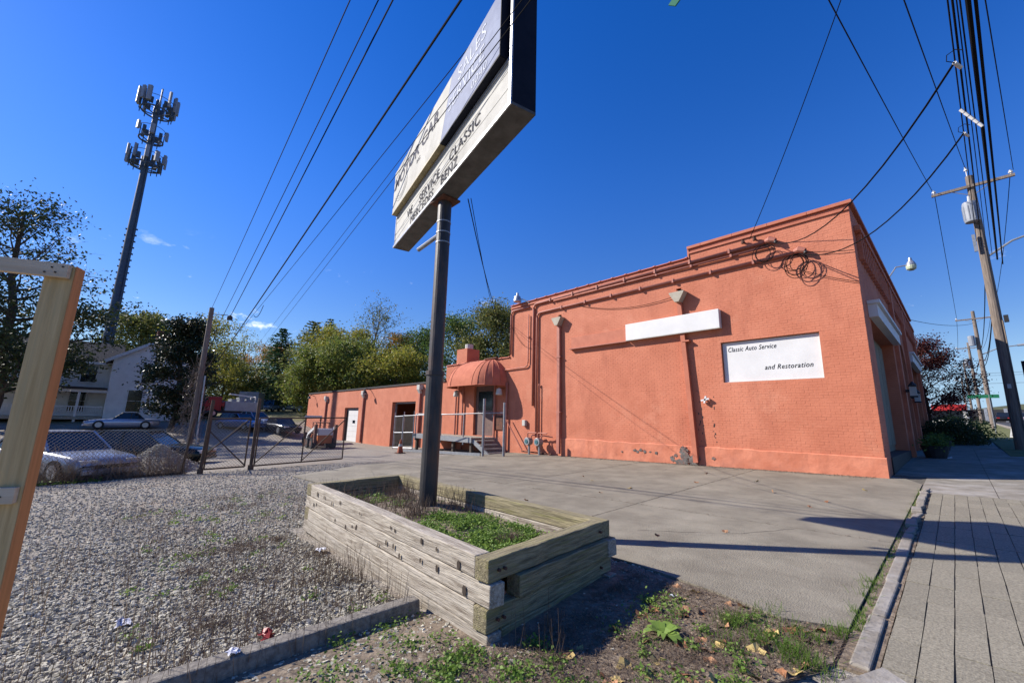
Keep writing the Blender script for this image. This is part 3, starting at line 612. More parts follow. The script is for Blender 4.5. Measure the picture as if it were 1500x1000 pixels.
# gas meters with pipework
for i, x in enumerate((-13.24, -12.62)):
    gm = thing('gas_meter', ['round grey gas meter beside the conduit riser', 'round grey gas meter nearer the first downspout'][i], 'gas meter', (x, W - .3, G(x, W)), group='gas meters on the wall')
    m = MB().tube([(x, W - .48, .62), (x, W - .22, .62)], .17, 16); m.sm = False; part('meter_case', m, MT['galv'], gm, bevel=.01)
    part('dial', MB().tube([(x, W - .50, .62), (x, W - .47, .62)], .085, 12), mk('dial%d' % i, (.05, .14, .16), None, rough=.3), gm)
    part('feed_pipe', MB().tube(bend((x - .1, W - .3, .75), (x - .1, W - .3, 1.0), (x + .45, W - .3, 1.0), .08), .03, 6), MT['pipe'], gm)
    part('outlet_pipe', MB().tube(bend((x + .1, W - .3, .75), (x + .1, W - .25, .9), (x + .62, W - .12, .85), .06), .03, 6), MT['pipe'], gm)
    part('stand_pipe', MB().tube([(x, W - .3, G(x, W) - .05), (x, W - .3, .5)], .05, 8), MT['galv'], gm)
    part('low_pipe', MB().tube([(x - .6, W - .18, .14), (x + .6, W - .18, .14)], .035, 6), MT['rust'], gm)
single('junction_box', MB().box(-13.9, W - .14, 1.28, -13.7, W - .003, 1.55), MT['offwhite'], 'small white junction box above the gas meters', 'box', bevel=.02)
single('caution_plate', MB().box(-16.05, W - .06, 1.05, -15.35, W - .01, 1.75), MT['rust'], 'square wooden frame notice leaning on the wall below the awning', 'notice', bevel=.01)
# weather heads and loose coils of service cable
def coil(name, c, rx, rz, n, label, seed):
    r = random.Random(seed); t = thing(name, label, 'cable coil', c)
    for k in range(n):
        p = []; ax, az = rx * r.uniform(.55, 1.1), rz * r.uniform(.6, 1.0); ox = r.uniform(-.25, .25) * rx; tw = r.uniform(-.12, .12)
        for i in range(29):
            a = 2 * PI * i / 28; p.append((c[0] + ox + ax * math.sin(a), c[1] - .06 - .05 * k / n + tw * math.sin(a) * .4, c[2] - az + az * math.cos(a)))
        part('cable_loop', MB().tube(p, .010, 5), MT['cable'], t)
    return t
coil('cable_coil', (-2.62, W - .12, 6.45), .30, .38, 6, 'tangled loops of black cable hanging under the lower weather head', 3)
coil('cable_coil', (-3.40, W - .12, 6.98), .26, .30, 3, 'loops of black cable hanging under the upper weather head', 5)
for i, (x, z) in enumerate(((-3.22, 7.12), (-2.52, 6.58))):
    t = thing('weather_head', ['upper weather head at the end of a conduit near the parapet', 'lower weather head above the big cable tangle'][i], 'weather head', (x, W - .1, z))
    part('hood', MB().tube([(x - .12, W - .10, z), (x, W - .12, z + .02), (x + .16, W - .14, z - .06)], [.06, .10, .07], 10), MT['pipe'], t)
    part('bushing', MB().tube([(x + .14, W - .14, z - .05), (x + .17, W - .16, z - .14)], .05, 8), MT['black'], t)
for i, x in enumerate((-3.95, -3.62)):
    single('wall_insulator', MB().tube([(x, W - .005, 7.3), (x, W - .12, 7.3)], .03, 6).lathe((x, W - .12, 7.24), [(0, 0), (.05, 0), (.06, .05), (.04, .08), (.055, .12), (0, .13)], 8), MT['rust'], ['left rusty insulator bracket under the parapet coping', 'right rusty insulator bracket under the parapet coping'][i], 'insulator')
single('wall_valve', MB().tube([(-5.47, W - .002, 2.33), (-5.47, W - .1, 2.33)], .03, 6).bar((-5.6, W - .1, 2.30), (-5.34, W - .1, 2.36), .05).bar((-5.5, W - .1, 2.22), (-5.44, W - .1, 2.44), .05), MT['white'], 'small white cross-shaped tap left of the white board', 'tap')
m = MB()
for k in range(26):
    x = -5.7 + RNG.normal(0, .05) + (.42 if k % 2 else 0); z = RNG.uniform(.95, 2.6); m.box(x, W - .006, z, x + RNG.uniform(.01, .035), W + .002, z + RNG.uniform(.02, .09))
part('chipped_joint', m, MT['black'], bld, kind='stuff')
# lamps
def floodlamp(name, label, base, arm, globe=True):
    t = thing(name, label, 'lamp', base)
    e = Vector(base) + Vector(arm); pts = [Vector(base), Vector(base) + Vector((arm[0] * .4, arm[1] * .4, arm[2])), e]
    part('arm', MB().tube(pts, .025, 6), MT['galv'], t)
    part('housing', MB().lathe(e + Vector((0, 0, -.02)), [(0, .30), (.05, .30), (.07, .18), (.11, .13), (.16, .02), (.16, -.02), (0, -.02)], 14), MT['alu'], t)
    part('refractor', MB().lathe(e + Vector((0, 0, -.045)), [(.16, 0), (.165, -.05), (.15, -.15), (.09, -.2), (0, -.21)], 14), MT['lampglass'], t)
floodlamp('street_front_lamp', 'barn lamp with greenish refractor on an arm above the street front', (-1.23, 22.6, 7.7), (.75, 0, .45))
t = thing('parapet_lamp', 'grey lamp standing at the left end of the high parapet', 'lamp', (-14.2, W - .1, 7.35))
part('housing', MB().lathe((-14.25, W - .25, 7.35), [(0, .45), (.06, .45), (.07, .32), (.15, .26), (.2, .08), (.2, 0), (0, 0)], 14), MT['alu'], t)
part('arm', MB().tube([(-14.25, W - .25, 7.5), (-13.9, W - .15, 7.42), (-13.6, W - .05, 7.2)], .025, 6), MT['galv'], t)
for i, (x, z) in enumerate(((-31.05, 3.45), (-44.2, 3.3))):
    t = thing('wing_lamp', ['dark wall lamp between the wing downspouts', 'dark wall lamp at the far end of the wing'][i], 'lamp', (x, W, z))
    part('bracket', MB().tube([(x, W, z + .15), (x, W - .35, z + .25), (x + .2, W - .55, z + .1)], .03, 6), MT['black'], t)
    part('hood', MB().lathe((x + .22, W - .57, z - .12), [(.05, .25), (.16, .02), (.16, 0), (0, 0)], 10), MT['black'], t)
for i, y in enumerate((20.7, 24.95)):
    x = fx(y) + .125 * (i == 0); t = thing('wall_lantern', ['square glass lantern on the pier nearest the corner', 'square glass lantern on the far pier of the arch'][i], 'lantern', (x, y, 2.7))
    m = MB().box(x + .10, y - .09, 2.72, x + .28, y + .09, 3.05); part('lantern_glass', m, MT['offwhite'], t)
    m = MB().box(x + .08, y - .11, 3.05, x + .30, y + .11, 3.1).box(x + .08, y - .11, 2.67, x + .30, y + .11, 2.718).box(x - .01, y - .05, 2.85, x + .1, y + .05, 2.95).lathe((x + .19, y, 3.1), [(.12, 0), (.02, .14), (0, .14)], 8); part('lantern_frame', m, MT['black'], t)
# domed awning over the dock door
ax0, ax1, e_, d_, z0_, h_ = -18.15, -16.3, 1.2, 1.35, 3.22, 1.4
aw = thing('dome_awning', 'salmon dome awning over the dock door', 'awning', (-17.2, W, 3.2))
def awp(cx, ph, t):      # ph: plan angle (0=right,90=front,180=left), t: 0 rim .. 1 top
    r = math.cos(t * PI / 2); return (cx + e_ * math.cos(ph) * r, W - .01 - d_ * math.sin(ph) * r, z0_ + h_ * math.sin(t * PI / 2))
T_ = np.linspace(0, 1, 11)
def gore(pl):
    n = len(T_); v = []; f = []
    for (cx, ph) in pl: v += [awp(cx, ph, t) for t in T_]
    for a in range(len(pl) - 1):
        for k in range(n - 1): f.append((a * n + k, (a + 1) * n + k, (a + 1) * n + k + 1, a * n + k + 1))
    return MB().add(v, f)
for (a, b) in [(ax0 + (ax1 - ax0) * k / 3, ax0 + (ax1 - ax0) * (k + 1) / 3) for k in range(3)]: part('awning_panel', gore([(a, PI / 2), (b, PI / 2)]), MT['awn'], aw, smooth=True)
for s, cx in ((0, ax1), (1, ax0)):
    for k in range(5):
        p0, p1 = k * PI / 10, (k + 1) * PI / 10
        if s: p0, p1 = PI - p1, PI - p0
        o = part('awning_panel', gore([(cx, p1), (cx, (p0 + p1) / 2), (cx, p0)]), MT['awn'], aw, smooth=True)
        m = MB().tube([Vector(awp(cx, p1 if not s else p0, t)) for t in T_], .022, 5); part('awning_rib', m, MT['awn'], aw)
rim = [awp(ax1, p, 0) for p in np.linspace(0, PI / 2, 8)] + [awp(ax0, p, 0) for p in np.linspace(PI / 2, PI, 8)]
part('awning_rim', MB().tube(rim, .028, 6), MT['awn'], aw)
part('awning_bracket', MB().box(-16.9, W - .12, 4.68, -15.9, W - .01, 4.74), MT['rust'], aw)
for i, x in enumerate((-19.0, -15.35)):
    t = thing('dock_lamp', ['lamp hanging under the left end of the dome awning', 'lamp hanging under the right end of the dome awning'][i], 'lamp', (x, W - .3, 3.0))
    part('shade', MB().lathe((x, W - .35, 2.75), [(.03, .35), (.12, .3), (.17, .05), (.15, 0), (0, 0)], 12), MT['offwhite'], t); part('stem', MB().tube([(x, W, 3.08), (x, W - .35, 3.1)], .02, 6), MT['rust'], t)
for i, x in enumerate((-19.35, -18.7, -15.05, -15.95)):
    single('drain_pipe', MB().tube([(x, W - .09, G(x, W) + .02), (x, W - .09, 3.15 + .1 * i)], .05, 7), MT['pipe'], ['leftmost brown pipe on the wall under the awning', 'brown pipe left of the dock door', 'brown pipe right of the awning shade', 'brown pipe just right of the dock door'][i], 'pipe')
# loading dock with railing and steps
dk = thing('loading_dock', 'timber loading dock with steel edge below the awning', 'loading dock', (-18.5, 13, G(-18.5, 13)))
for k in range(9): part('deck_plank', MB().box(-21.4, 12.3 + k * .158, .60, -15.9, 12.3 + k * .158 + .15, .66), MT['woodgrey'], dk)
part('edge_beam', MB().box(-21.4, 12.2, .42, -15.9, 12.29, .67), MT['galv'], dk)
for x in (-21.2, -19.4, -17.6, -16.1): part('support_post', MB().box(x - .07, 12.32, G(x, 12.3) - .05, x + .07, 12.46, .599), MT['bark'], dk)
for x in (-21.2, -18.6, -16.6): part('rail_post', MB().tube([(x, 12.24, .3), (x, 12.24, 1.75)], .035, 7), MT['galv'], dk)
part('top_rail', MB().tube([(-21.2, 12.24, 1.75), (-16.6, 12.24, 1.75)], .03, 7), MT['galv'], dk)
for k in range(4): part('step', MB().box(-15.88 + k * .28, 12.3, .50 - k * .17, -15.58 + k * .28, 13.4, .55 - k * .17), MT['woodgrey'], dk)
part('stringer', MB().bar((-15.9, 12.32, .52), (-14.7, 12.32, -.1), .06, .2), MT['galv'], dk)
part('hand_rail', MB().tube([(-15.0, 13.5, 1.7), (-13.75, 13.5, .2)], .03, 6), MT['pipe'], dk)
# ================================================================== PYLON SIGN
PB = Vector((-5.2, 3.27, .3)); FLs = Vector((-7.518, 3.577, 0)); FRs = Vector((-2.923, 2.646, 0)); U = (FRs - FLs).normalized(); SN = Vector((U.y, -U.x, 0)); SW = (FRs - FLs).length
ps = thing('pylon_sign', 'tall pylon sign reading Motor Car Sales Service on a black steel pole', 'sign', (PB.x, PB.y, .28))
def sp(u, z, out=0.): return FLs + U * u + SN * out + Vector((0, 0, z))
def sbox(m, u0, u1, z0, z1, o0, o1):
    return m.prism([sp(u0, z0, o0), sp(u1, z0, o0), sp(u1, z0, o1), sp(u0, z0, o1)], (0, 0, z1 - z0))
part('pole', MB().tube([(PB.x, PB.y, 0), (PB.x, PB.y, 2.2)], .125, 20).tube([(PB.x, PB.y, 2.2), (PB.x, PB.y, 4.98)], .108, 20), MT['polepaint'], ps, smooth=False)
part('pole_collar', MB().tube([(PB.x, PB.y, 2.17), (PB.x, PB.y, 2.23)], .14, 20), MT['polepaint'], ps)
part('side_pipe', MB().tube([(PB.x - .1, PB.y, 4.45), (PB.x - .55, PB.y - .12, 4.28)], .035, 8), MT['galv'], ps)
for z in (4.25, 4.42, 4.6): part('pole_band', MB().tube([(PB.x, PB.y, z), (PB.x, PB.y, z + .02)], .114, 20), MT['galv'], ps)
cab = part('cabinet', sbox(MB(), .04, SW - .04, 5.02, 6.60, 0, -.27), MT['navy'], ps)
part('underside', sbox(MB(), .0, SW, 4.985, 5.019, .02, -.30), MT['signbot'], ps)
part('end_cap', sbox(MB(), SW - .038, SW, 5.02, 6.66, .02, -.30), MT['navy'], ps); part('end_cap', sbox(MB(), 0, .038, 5.02, 6.66, .02, -.30), MT['alu'], ps)
part('top_cap', sbox(MB(), 0, SW, 6.661, 6.69, .02, -.30), MT['alu'], ps)
part('saddle', MB().box(PB.x - .2, PB.y - .16, 4.955, PB.x + .2, PB.y + .16, 4.984), MT['rust'], ps)
low = part('reader_board', sbox(MB(), .04, SW - .04, 5.03, 5.61, .012, .001), MT['offwhite'], ps)
for z in (5.265, 5.05, 5.5): part('letter_track', sbox(MB(), .045, SW - .045, z, z + .006, .016, .0125), MT['offwhite'], low)
part('edge_trim', sbox(MB(), .0, SW, 4.985, 5.028, .04, .021), MT['alu'], ps); part('edge_trim', sbox(MB(), SW - .05, SW, 5.03, 6.65, .04, .021), MT['alu'], ps)
part('divider', sbox(MB(), .04, SW - .04, 5.612, 5.66, .03, .001), MT['alu'], ps)
gold = mk('tarnished gold edge', (.30, .24, .12), (.2, .16, .08), 5, .6)
tray = part('upper_panel', MB().prism([sp(.06, 5.70, .12), sp(2.72, 5.70, .12), sp(3.06, 6.62, .12), sp(.06, 6.62, .12)], -SN * .115), MT['offwhite'], ps)
part('panel_lip', sbox(MB(), .05, 2.71, 5.672, 5.698, .125, .001), gold, tray)
bl = part('blue_panel', MB().prism([sp(2.725, 5.70, .12), sp(SW - .14, 5.70, .12), sp(SW - .14, 6.62, .12), sp(3.065, 6.62, .12)], -SN * .115), MT['blue'], ps)
part('panel_lip', sbox(MB(), 2.72, SW - .13, 5.672, 5.698, .125, .001), MT['navy'], bl); part('panel_side', sbox(MB(), SW - .138, SW - .125, 5.672, 6.62, .125, .001), MT['navy'], bl)
def st_(s, size, mat, par, u, z, out, sx=1., sh=0., space=1., wt=0.): return text(s, size, MT[mat], par, sp(u, z, out), U, (0, 0, 1), sh, .001, sx, sp=space, wt=wt)
st_('MOTOR CAR', .33, 'inkgrey', tray, .14, 6.17, .123, 1.22, 0, 1.05, .008); st_('INC.', .1, 'inkgrey', tray, 1.55, 6.0, .123, 1.1)
for r in (.26, .21, .16):
    m = MB(); m.tube([sp(.62 + r * 1.5 * math.cos(a), 6.02 + r * .9 * math.sin(a), .1205) for a in np.linspace(-2.9, .6, 18)], .004, 4); part('emblem_arc', m, MT['inkgrey'], tray)
st_('SALES', .30, 'inkwhite', bl, 3.30, 6.31, .123, 1.15); st_('SERVICE', .30, 'inkwhite', bl, 2.98, 6.02, .123, 1.08); st_('0040', .17, 'inkwhite', bl, 3.78, 5.80, .123, 1.35)
for s, u, z, x in (('W', .82, 5.29, 1.), ('E', 1.04, 5.29, .8), ('SERVICE', 1.5, 5.29, 1.02), ('CLASSIC', 2.86, 5.31, 1.05), ('MERCEDES', 1.05, 5.07, .95), ('BENZ', 2.55, 5.09, 1.0)):
    st_(s, .225, 'ink', low, u, z, .021, x * 1.1, .0, 1.08, .0)
part('loose_wire', MB().tube([sp(2.35, 5.2, .03), sp(2.75, 5.27, .04), sp(3.2, 5.3, .03)], .004, 5), MT['cable'], low)

# ================================================================== TIMBER PLANTER
pl = thing('timber_planter', 'raised planter bed of stacked weathered timbers around the sign pole', 'planter', (-4.6, 2.95, G(-4.6, 2.95)))
CN, CL, CB, CR = Vector((-2.42, 2.06, 0)), Vector((-6.70, 2.13, 0)), Vector((-6.92, 3.78, 0)), Vector((-2.58, 3.83, 0))
TH, TT = .163, .14
def timber(a, b, zt, inn, mat, tl=0.):
    """a,b: outer corners; inn: unit vector to the inside"""
    a = Vector(a); b = Vector(b); d = b - a; ln = d.length; me = bpy.data.meshes.new('timber'); N = 9; vs = []; fs = []
    for i in range(N + 1):
        x = -ln / 2 + ln * i / N; w_ = RNG.normal(0, .003); k = .003
        vs += [(x, -TT / 2 + w_ + RNG.normal(0, k), -TH / 2 + .003), (x, TT / 2 + w_, -TH / 2 + .003), (x, TT / 2 + w_, TH / 2 + RNG.normal(0, k * .6) - .003), (x, -TT / 2 + w_ + RNG.normal(0, k), TH / 2 + RNG.normal(0, k * .6) - .003)]
    for i in range(N):
        for j in range(4): fs.append((i * 4 + j, (i + 1) * 4 + j, (i + 1) * 4 + (j + 1) % 4, i * 4 + (j + 1) % 4))
    fs += [(0, 1, 2, 3), (N * 4 + 3, N * 4 + 2, N * 4 + 1, N * 4)]
    me.from_pydata(vs, [], fs); me.update(); o = link('timber', me, MT[mat], pl, bevel=.009)
    c = (a + b) / 2 + Vector(inn) * TT / 2; o.location = Vector((c.x, c.y, zt - TH / 2)) - wloc(pl); o.rotation_euler = (tl, 0, math.atan2(d.y, d.x)); return o
ex = Vector((1, 0, 0)); ey = Vector((0, 1, 0))
for k in range(4):
    zt = .555 - k * TH; o = .012 * (k % 3) - .006
    if k % 2 == 0:      # end timbers run through on courses 1 and 3
        timber(CN + Vector((0, -.01, 0)), CR + Vector((0, -.12 * (k == 0), 0)), zt, -ex, 'woodgreen'); timber(CB, CL, zt, ex, 'woodgreen')
        timber(CL + ex * .145, CN - ex * (.15 - .0 * k), zt, ey, 'woodgrey', .012); timber(CR + Vector((-.0, o, 0)) * 1 - ex * (.0 if k == 0 else .15), CB + ex * .145, zt, -ey, 'woodgrey' if k else 'woodgreen')
    else:
        timber(CL - ex * .02, CN + ex * (.015 + o), zt, ey, 'woodgrey', -.008); timber(CR + ex * .07, CB - ex * .01, zt, -ey, 'woodgrey')
        timber(CN + ey * (.30 if k == 1 else .145) + ex * o, CR - ey * (-.03 if k == 1 else .145) + ex * (.04 if k == 1 else o), zt, -ex, 'woodgreen'); timber(CB - ey * .145, CL + ey * .145, zt, ex, 'woodgreen')
m = MB(); rr = random.Random(4)
for k in range(26):
    t = rr.uniform(.03, .97); p = CL.lerp(CN, t); z = .50 - rr.choice((0, TH, TH, 2 * TH)) - rr.uniform(.0, .08)
    m.lathe((0, 0, 0), [(0, .0), (rr.uniform(.010, .026), .0)], 7); n0 = len(m.v) - 14
    for i in range(n0, len(m.v)): q = m.v[i]; m.v[i] = (p.x + q[0], p.y - .010, z + q[1] * 1.6)
part('knot', m, MT['knot'], pl)
m = MB()
for c_, dx, dy in ((CN, .008, .1), (CN, .008, .16), (CR, .03, -.2)):
    for k in range(4): part('spike_head', MB().tube([(c_.x + dx - .02, c_.y + dy, .47 - k * TH), (c_.x + dx + .008 * (k != 1), c_.y + dy, .47 - k * TH)], .012, 8), MT['rust'], pl)
m = MB(); nx, ny_ = 26, 12; vs = []; fs = []
for i in range(nx + 1):
    for j in range(ny_ + 1):
        x = -6.72 + 4.1 * i / nx; y = 2.22 + 1.44 * j / ny_; vs.append((x, y, .31 + RNG.normal(0, .012) + .05 * math.exp(-((x + 5.2) ** 2 + (y - 3.27) ** 2) * 3)))
for i in range(nx):
    for j in range(ny_): a = i * (ny_ + 1) + j; fs.append((a, a + ny_ + 1, a + ny_ + 2, a + 1))
part('bed_soil', m.add(vs, fs), MT['soil'], pl)

# old concrete wheel stop lying beside the planter
single('wheel_stop', MB().prism([(-3.46, .05, G(-3.4, 1) - .03), (-3.29, .05, G(-3.4, 1) - .03), (-3.31, .05, G(-3.4, 1) + .09), (-3.43, .05, G(-3.4, 1) + .09)], (.10, 1.95, .05)), MT['block'], 'old concrete wheel stop butting against the planter', 'wheel stop', bevel=.012)
# fresh lumber sign frame close by on the left
lf = thing('lumber_frame', 'frame of fresh treated lumber posts and rails close to the camera', 'frame', (-3.80, -.42, G(-3.80, -.42)))
fd = Vector((-.235, -.26, 0)).normalized(); fd = Vector((-.37, -.929, 0)); fn = Vector((.929, -.37, 0))
def fpost(c):
    me = MB(); me.box(-.07, -.045, 0, .07, .045, 2.66); o = lpart('post', me, MT['lumber'], lf, bevel=.004); o.location = Vector((c[0], c[1], G(*c[:2]) - .1)) - wloc(lf); o.rotation_euler = (0, 0, math.atan2(fd.y, fd.x)); o.scale = (1, 1, 1); return o
p1 = fpost((-3.80, -.42)); p2 = fpost((-3.80 + fd.x * 2.4, -.42 + fd.y * 2.4))
for p in (p1,):
    m = MB(); m.box(-.0745, -.0452, 0.002, -.0705, .0452, 2.662); lpart('post_side', m, MT['lumberside'], p)
def frail(z, h, ln, off, s0=-.055):
    me = MB(); me.box(0, -.019, 0, ln, .019, h); o = lpart('rail', me, MT['lumberx'], lf, bevel=.003); b = Vector((-3.80, -.42, 0)) + fd * s0 + fn * off
    o.location = Vector((b.x, b.y, z)) - wloc(lf); o.rotation_euler = (0, 0, math.atan2(fd.y, fd.x))
frail(2.362, .089, 2.5, .066); frail(1.02, .089, 2.5, .066)
m = MB()
for s, z in ((.0, 2.39), (.02, 2.42), (-.03, 2.43), (.05, 2.385), (.3, 2.42), (.0, 1.06), (.03, 1.04)):
    b = Vector((-3.80, -.42, z)) + fd * s + fn * .086; m.tube([b, b + fn * .003], .006, 6)
part('nail_head', m, MT['knot'], lf)
# ================================================================== FENCE AND GATES
def chain(m, a, b, z0, z1, sp_=.10, r=.0048):
    """diagonal wire mesh between plan points a,b; z0/z1 functions of t"""
    a = Vector(a); b = Vector(b); ln = (b - a).length
    H = z1 - z0; n = int((ln + H) / sp_)
    for sgn in (1, -1):
        for k in range(n):
            s0 = k * sp_ - H; s1 = k * sp_; h0, h1 = 0., H
            if s0 < 0: h0 = -s0; s0 = 0.
            if s1 > ln: h1 = H - (s1 - ln); s1 = ln
            if h1 <= h0: continue
            if sgn < 0: q0, q1 = ln - s0, ln - s1
            else: q0, q1 = s0, s1
            p0 = a + (b - a) * (q0 / ln); p1 = a + (b - a) * (q1 / ln)
            m.tube([(p0.x, p0.y, p0.z + z0 + h0), (p1.x, p1.y, p1.z + z0 + h1)], r, 3, False)
    return m
FXL = -17.15
fe = thing('chain_link_fence', 'sagging old chain link fence left of the gates', 'fence', (FXL, -4, G(FXL, -4)))
for k, y in enumerate((1.55, -1.6, -4.8, -8.0)):
    g = G(FXL, y); part('fence_post', MB().tube([(FXL, y, g - .1), (FXL + .05, y + (.12 if k == 0 else 0), g + 1.75)], .035, 7), MT['gatefr'], fe)
g = G(FXL, -3); part('bottom_rail', MB().bar((FXL, 1.6, G(FXL, 1.6) + .04), (FXL, -8, G(FXL, -8) + .04), .09, .07), MT['bark'], fe)
o = part('wire_mesh', chain(MB(), (FXL, 1.6, G(FXL, 1.6)), (FXL, -8, G(FXL, -8)), .06, 1.45), MT['chain'], fe); o['kind'] = 'stuff'
def gpost(y, top, lean, label, r=.05):
    g = G(-16.8, y); return single('gate_post', MB().tube([(-16.8, y, g - .1), (-16.8, y + lean, g + top)], r, 9).tube([(-16.8, y, g), (-16.8, y, g + .16)], r * 1.7, 9), MT['gatefr'], label, 'gate post')
gpost(2.0, 2.35, .06, 'leaning rusty gate post beside the gravel mound'); gpost(3.40, 2.45, .0, 'tall rusty gate post between the two chain link gates', .055)
def gate(label, a, b, mids, diags):
    t = thing('chain_link_gate', label, 'gate', (*a, G(*a))); za, zb = G(*a) + .12, G(*b) + .12; A = Vector((*a, za)); B = Vector((*b, zb)); H = 1.62
    up = Vector((0, 0, H))
    for p, q in ((A, B), (A + up, B + up)): part('gate_rail', MB().tube([p, q], .028, 6), MT['gatefr'], t)
    for s in [0, 1] + mids: p = A.lerp(B, s); part('gate_stile', MB().tube([p, p + up], .026, 6), MT['gatefr'], t)
    for s0, h0, s1, h1 in diags: part('gate_brace', MB().tube([A.lerp(B, s0) + up * h0, A.lerp(B, s1) + up * h1], .022, 6), MT['gatefr'], t)
    part('wire_mesh', chain(MB(), A, B, .0, H * .97, .10, .0042), MT['chain'], t)['kind'] = 'stuff'
gate('wide chain link gate leaf with two diagonal braces', (-16.85, 3.5), (-17.08, 6.62), [.5], [(0, .05, .5, .97), (.5, .03, 1, .97)])
gate('narrow chain link gate leaf between the rusty posts', (-16.9, 2.1), (-16.85, 3.22), [], [(0, .3, 1, 1), (0, .75, 1, .02)])
# short galvanised enclosure by the dock
en = thing('dock_fence', 'galvanised chain link fence in front of the loading dock', 'fence', (-15.5, 11.8, G(-15.5, 11.8)))
pts = [(-20.2, 10.9), (-17.3, 11.35), (-14.25, 11.6), (-13.45, 12.1)]
for i, (x, y) in enumerate(pts): part('fence_post', MB().tube([(x, y, G(x, y) - .05), (x, y, G(x, y) + (2.5 if i == 2 else 2.3 if i == 3 else 1.9))], .06 if i >= 2 else .035, 9), MT['galv'], en)
part('top_rail', MB().tube([(x, y, G(x, y) + 1.86) for x, y in pts], .022, 6), MT['galv'], en)
part('kick_rail', MB().bar((-20.2, 10.9, G(-20.2, 10.9) + .08), (-14.4, 11.58, G(-14.4, 11.6) + .08), .05, .12), MT['galv'], en)
m = MB(); chain(m, (-14.25, 11.6, G(-14.25, 11.6)), (-13.45, 12.1, G(-13.45, 12.1)), .05, .85, .09, .004); part('wire_mesh', m, MT['galv'], en)['kind'] = 'stuff'
t = thing('mesh_door_panel', 'grey mesh gate panel standing before the open workshop doorway', 'gate', (-22.3, 12.4, G(-22.3, 12.4)))
A = Vector((-23.3, 12.0, G(-23, 12))); B = Vector((-21.2, 12.1, G(-21, 12)))
for z in (.08, .95, 1.9): part('rail', MB().tube([A + Vector((0, 0, z)), B + Vector((0, 0, z))], .03, 6), MT['alu'], t)
for p in (A, A.lerp(B, .5), B): part('stile', MB().tube([p, p + Vector((0, 0, 2.15))], .03, 6), MT['alu'], t)
part('mesh', chain(MB(), A, B, .1, 1.85, .08, .003), MT['chain'], t)['kind'] = 'stuff'
x, y = -19.2, 10.3; g = G(x, y); c = thing('traffic_cone', 'faded orange traffic cone by the workshop doorway', 'cone', (x, y, g))
part('cone_body', MB().lathe((x, y, g + .03), [(.15, 0), (.13, .12), (.035, .65), (0, .65)], 12), mk('cone', (.40, .10, .04), (.25, .07, .04), 8, .8), c); part('cone_base', MB().box(x - .2, y - .2, g, x + .2, y + .2, g + .035), MT['rust'], c)
part('cone_band', MB().lathe((x, y, g + .03), [(.108, .3), (.085, .42)], 12), MT['offwhite'], c)
# gravel mound
mx_, my_ = -18.9, 1.0; r_, a_ = 14, 40; vs = []; fs = []
for i in range(r_ + 1):
    for k in range(a_):
        t = 2 * PI * k / a_; q = i / r_; x = mx_ + 1.35 * q * math.cos(t) * (1 + .12 * math.sin(3 * t)); y = my_ + 1.45 * q * math.sin(t) * (1 + .1 * math.cos(2 * t + 1))
        vs.append((x, y, G(x, y) - .02 + .92 * (1 - q) ** 1.15 * (1 if i else .96) + RNG.normal(0, .02)))
for i in range(r_):
    for k in range(a_): fs.append((i * a_ + k, (i + 1) * a_ + k, (i + 1) * a_ + (k + 1) % a_, i * a_ + (k + 1) % a_))
mo = single('gravel_mound', MB().add(vs, fs), MT['gravel'], 'mound of grey gravel piled behind the chain link fence', 'gravel mound')
V = np.array(vs); P = V[RNG.integers(0, len(V), 3500)] + RNG.normal(0, .05, (3500, 3)) * np.array([1, 1, .1]); s = stones('mound_stones', P, .02, .055, MT['stone'], mo); s['kind'] = 'stuff'

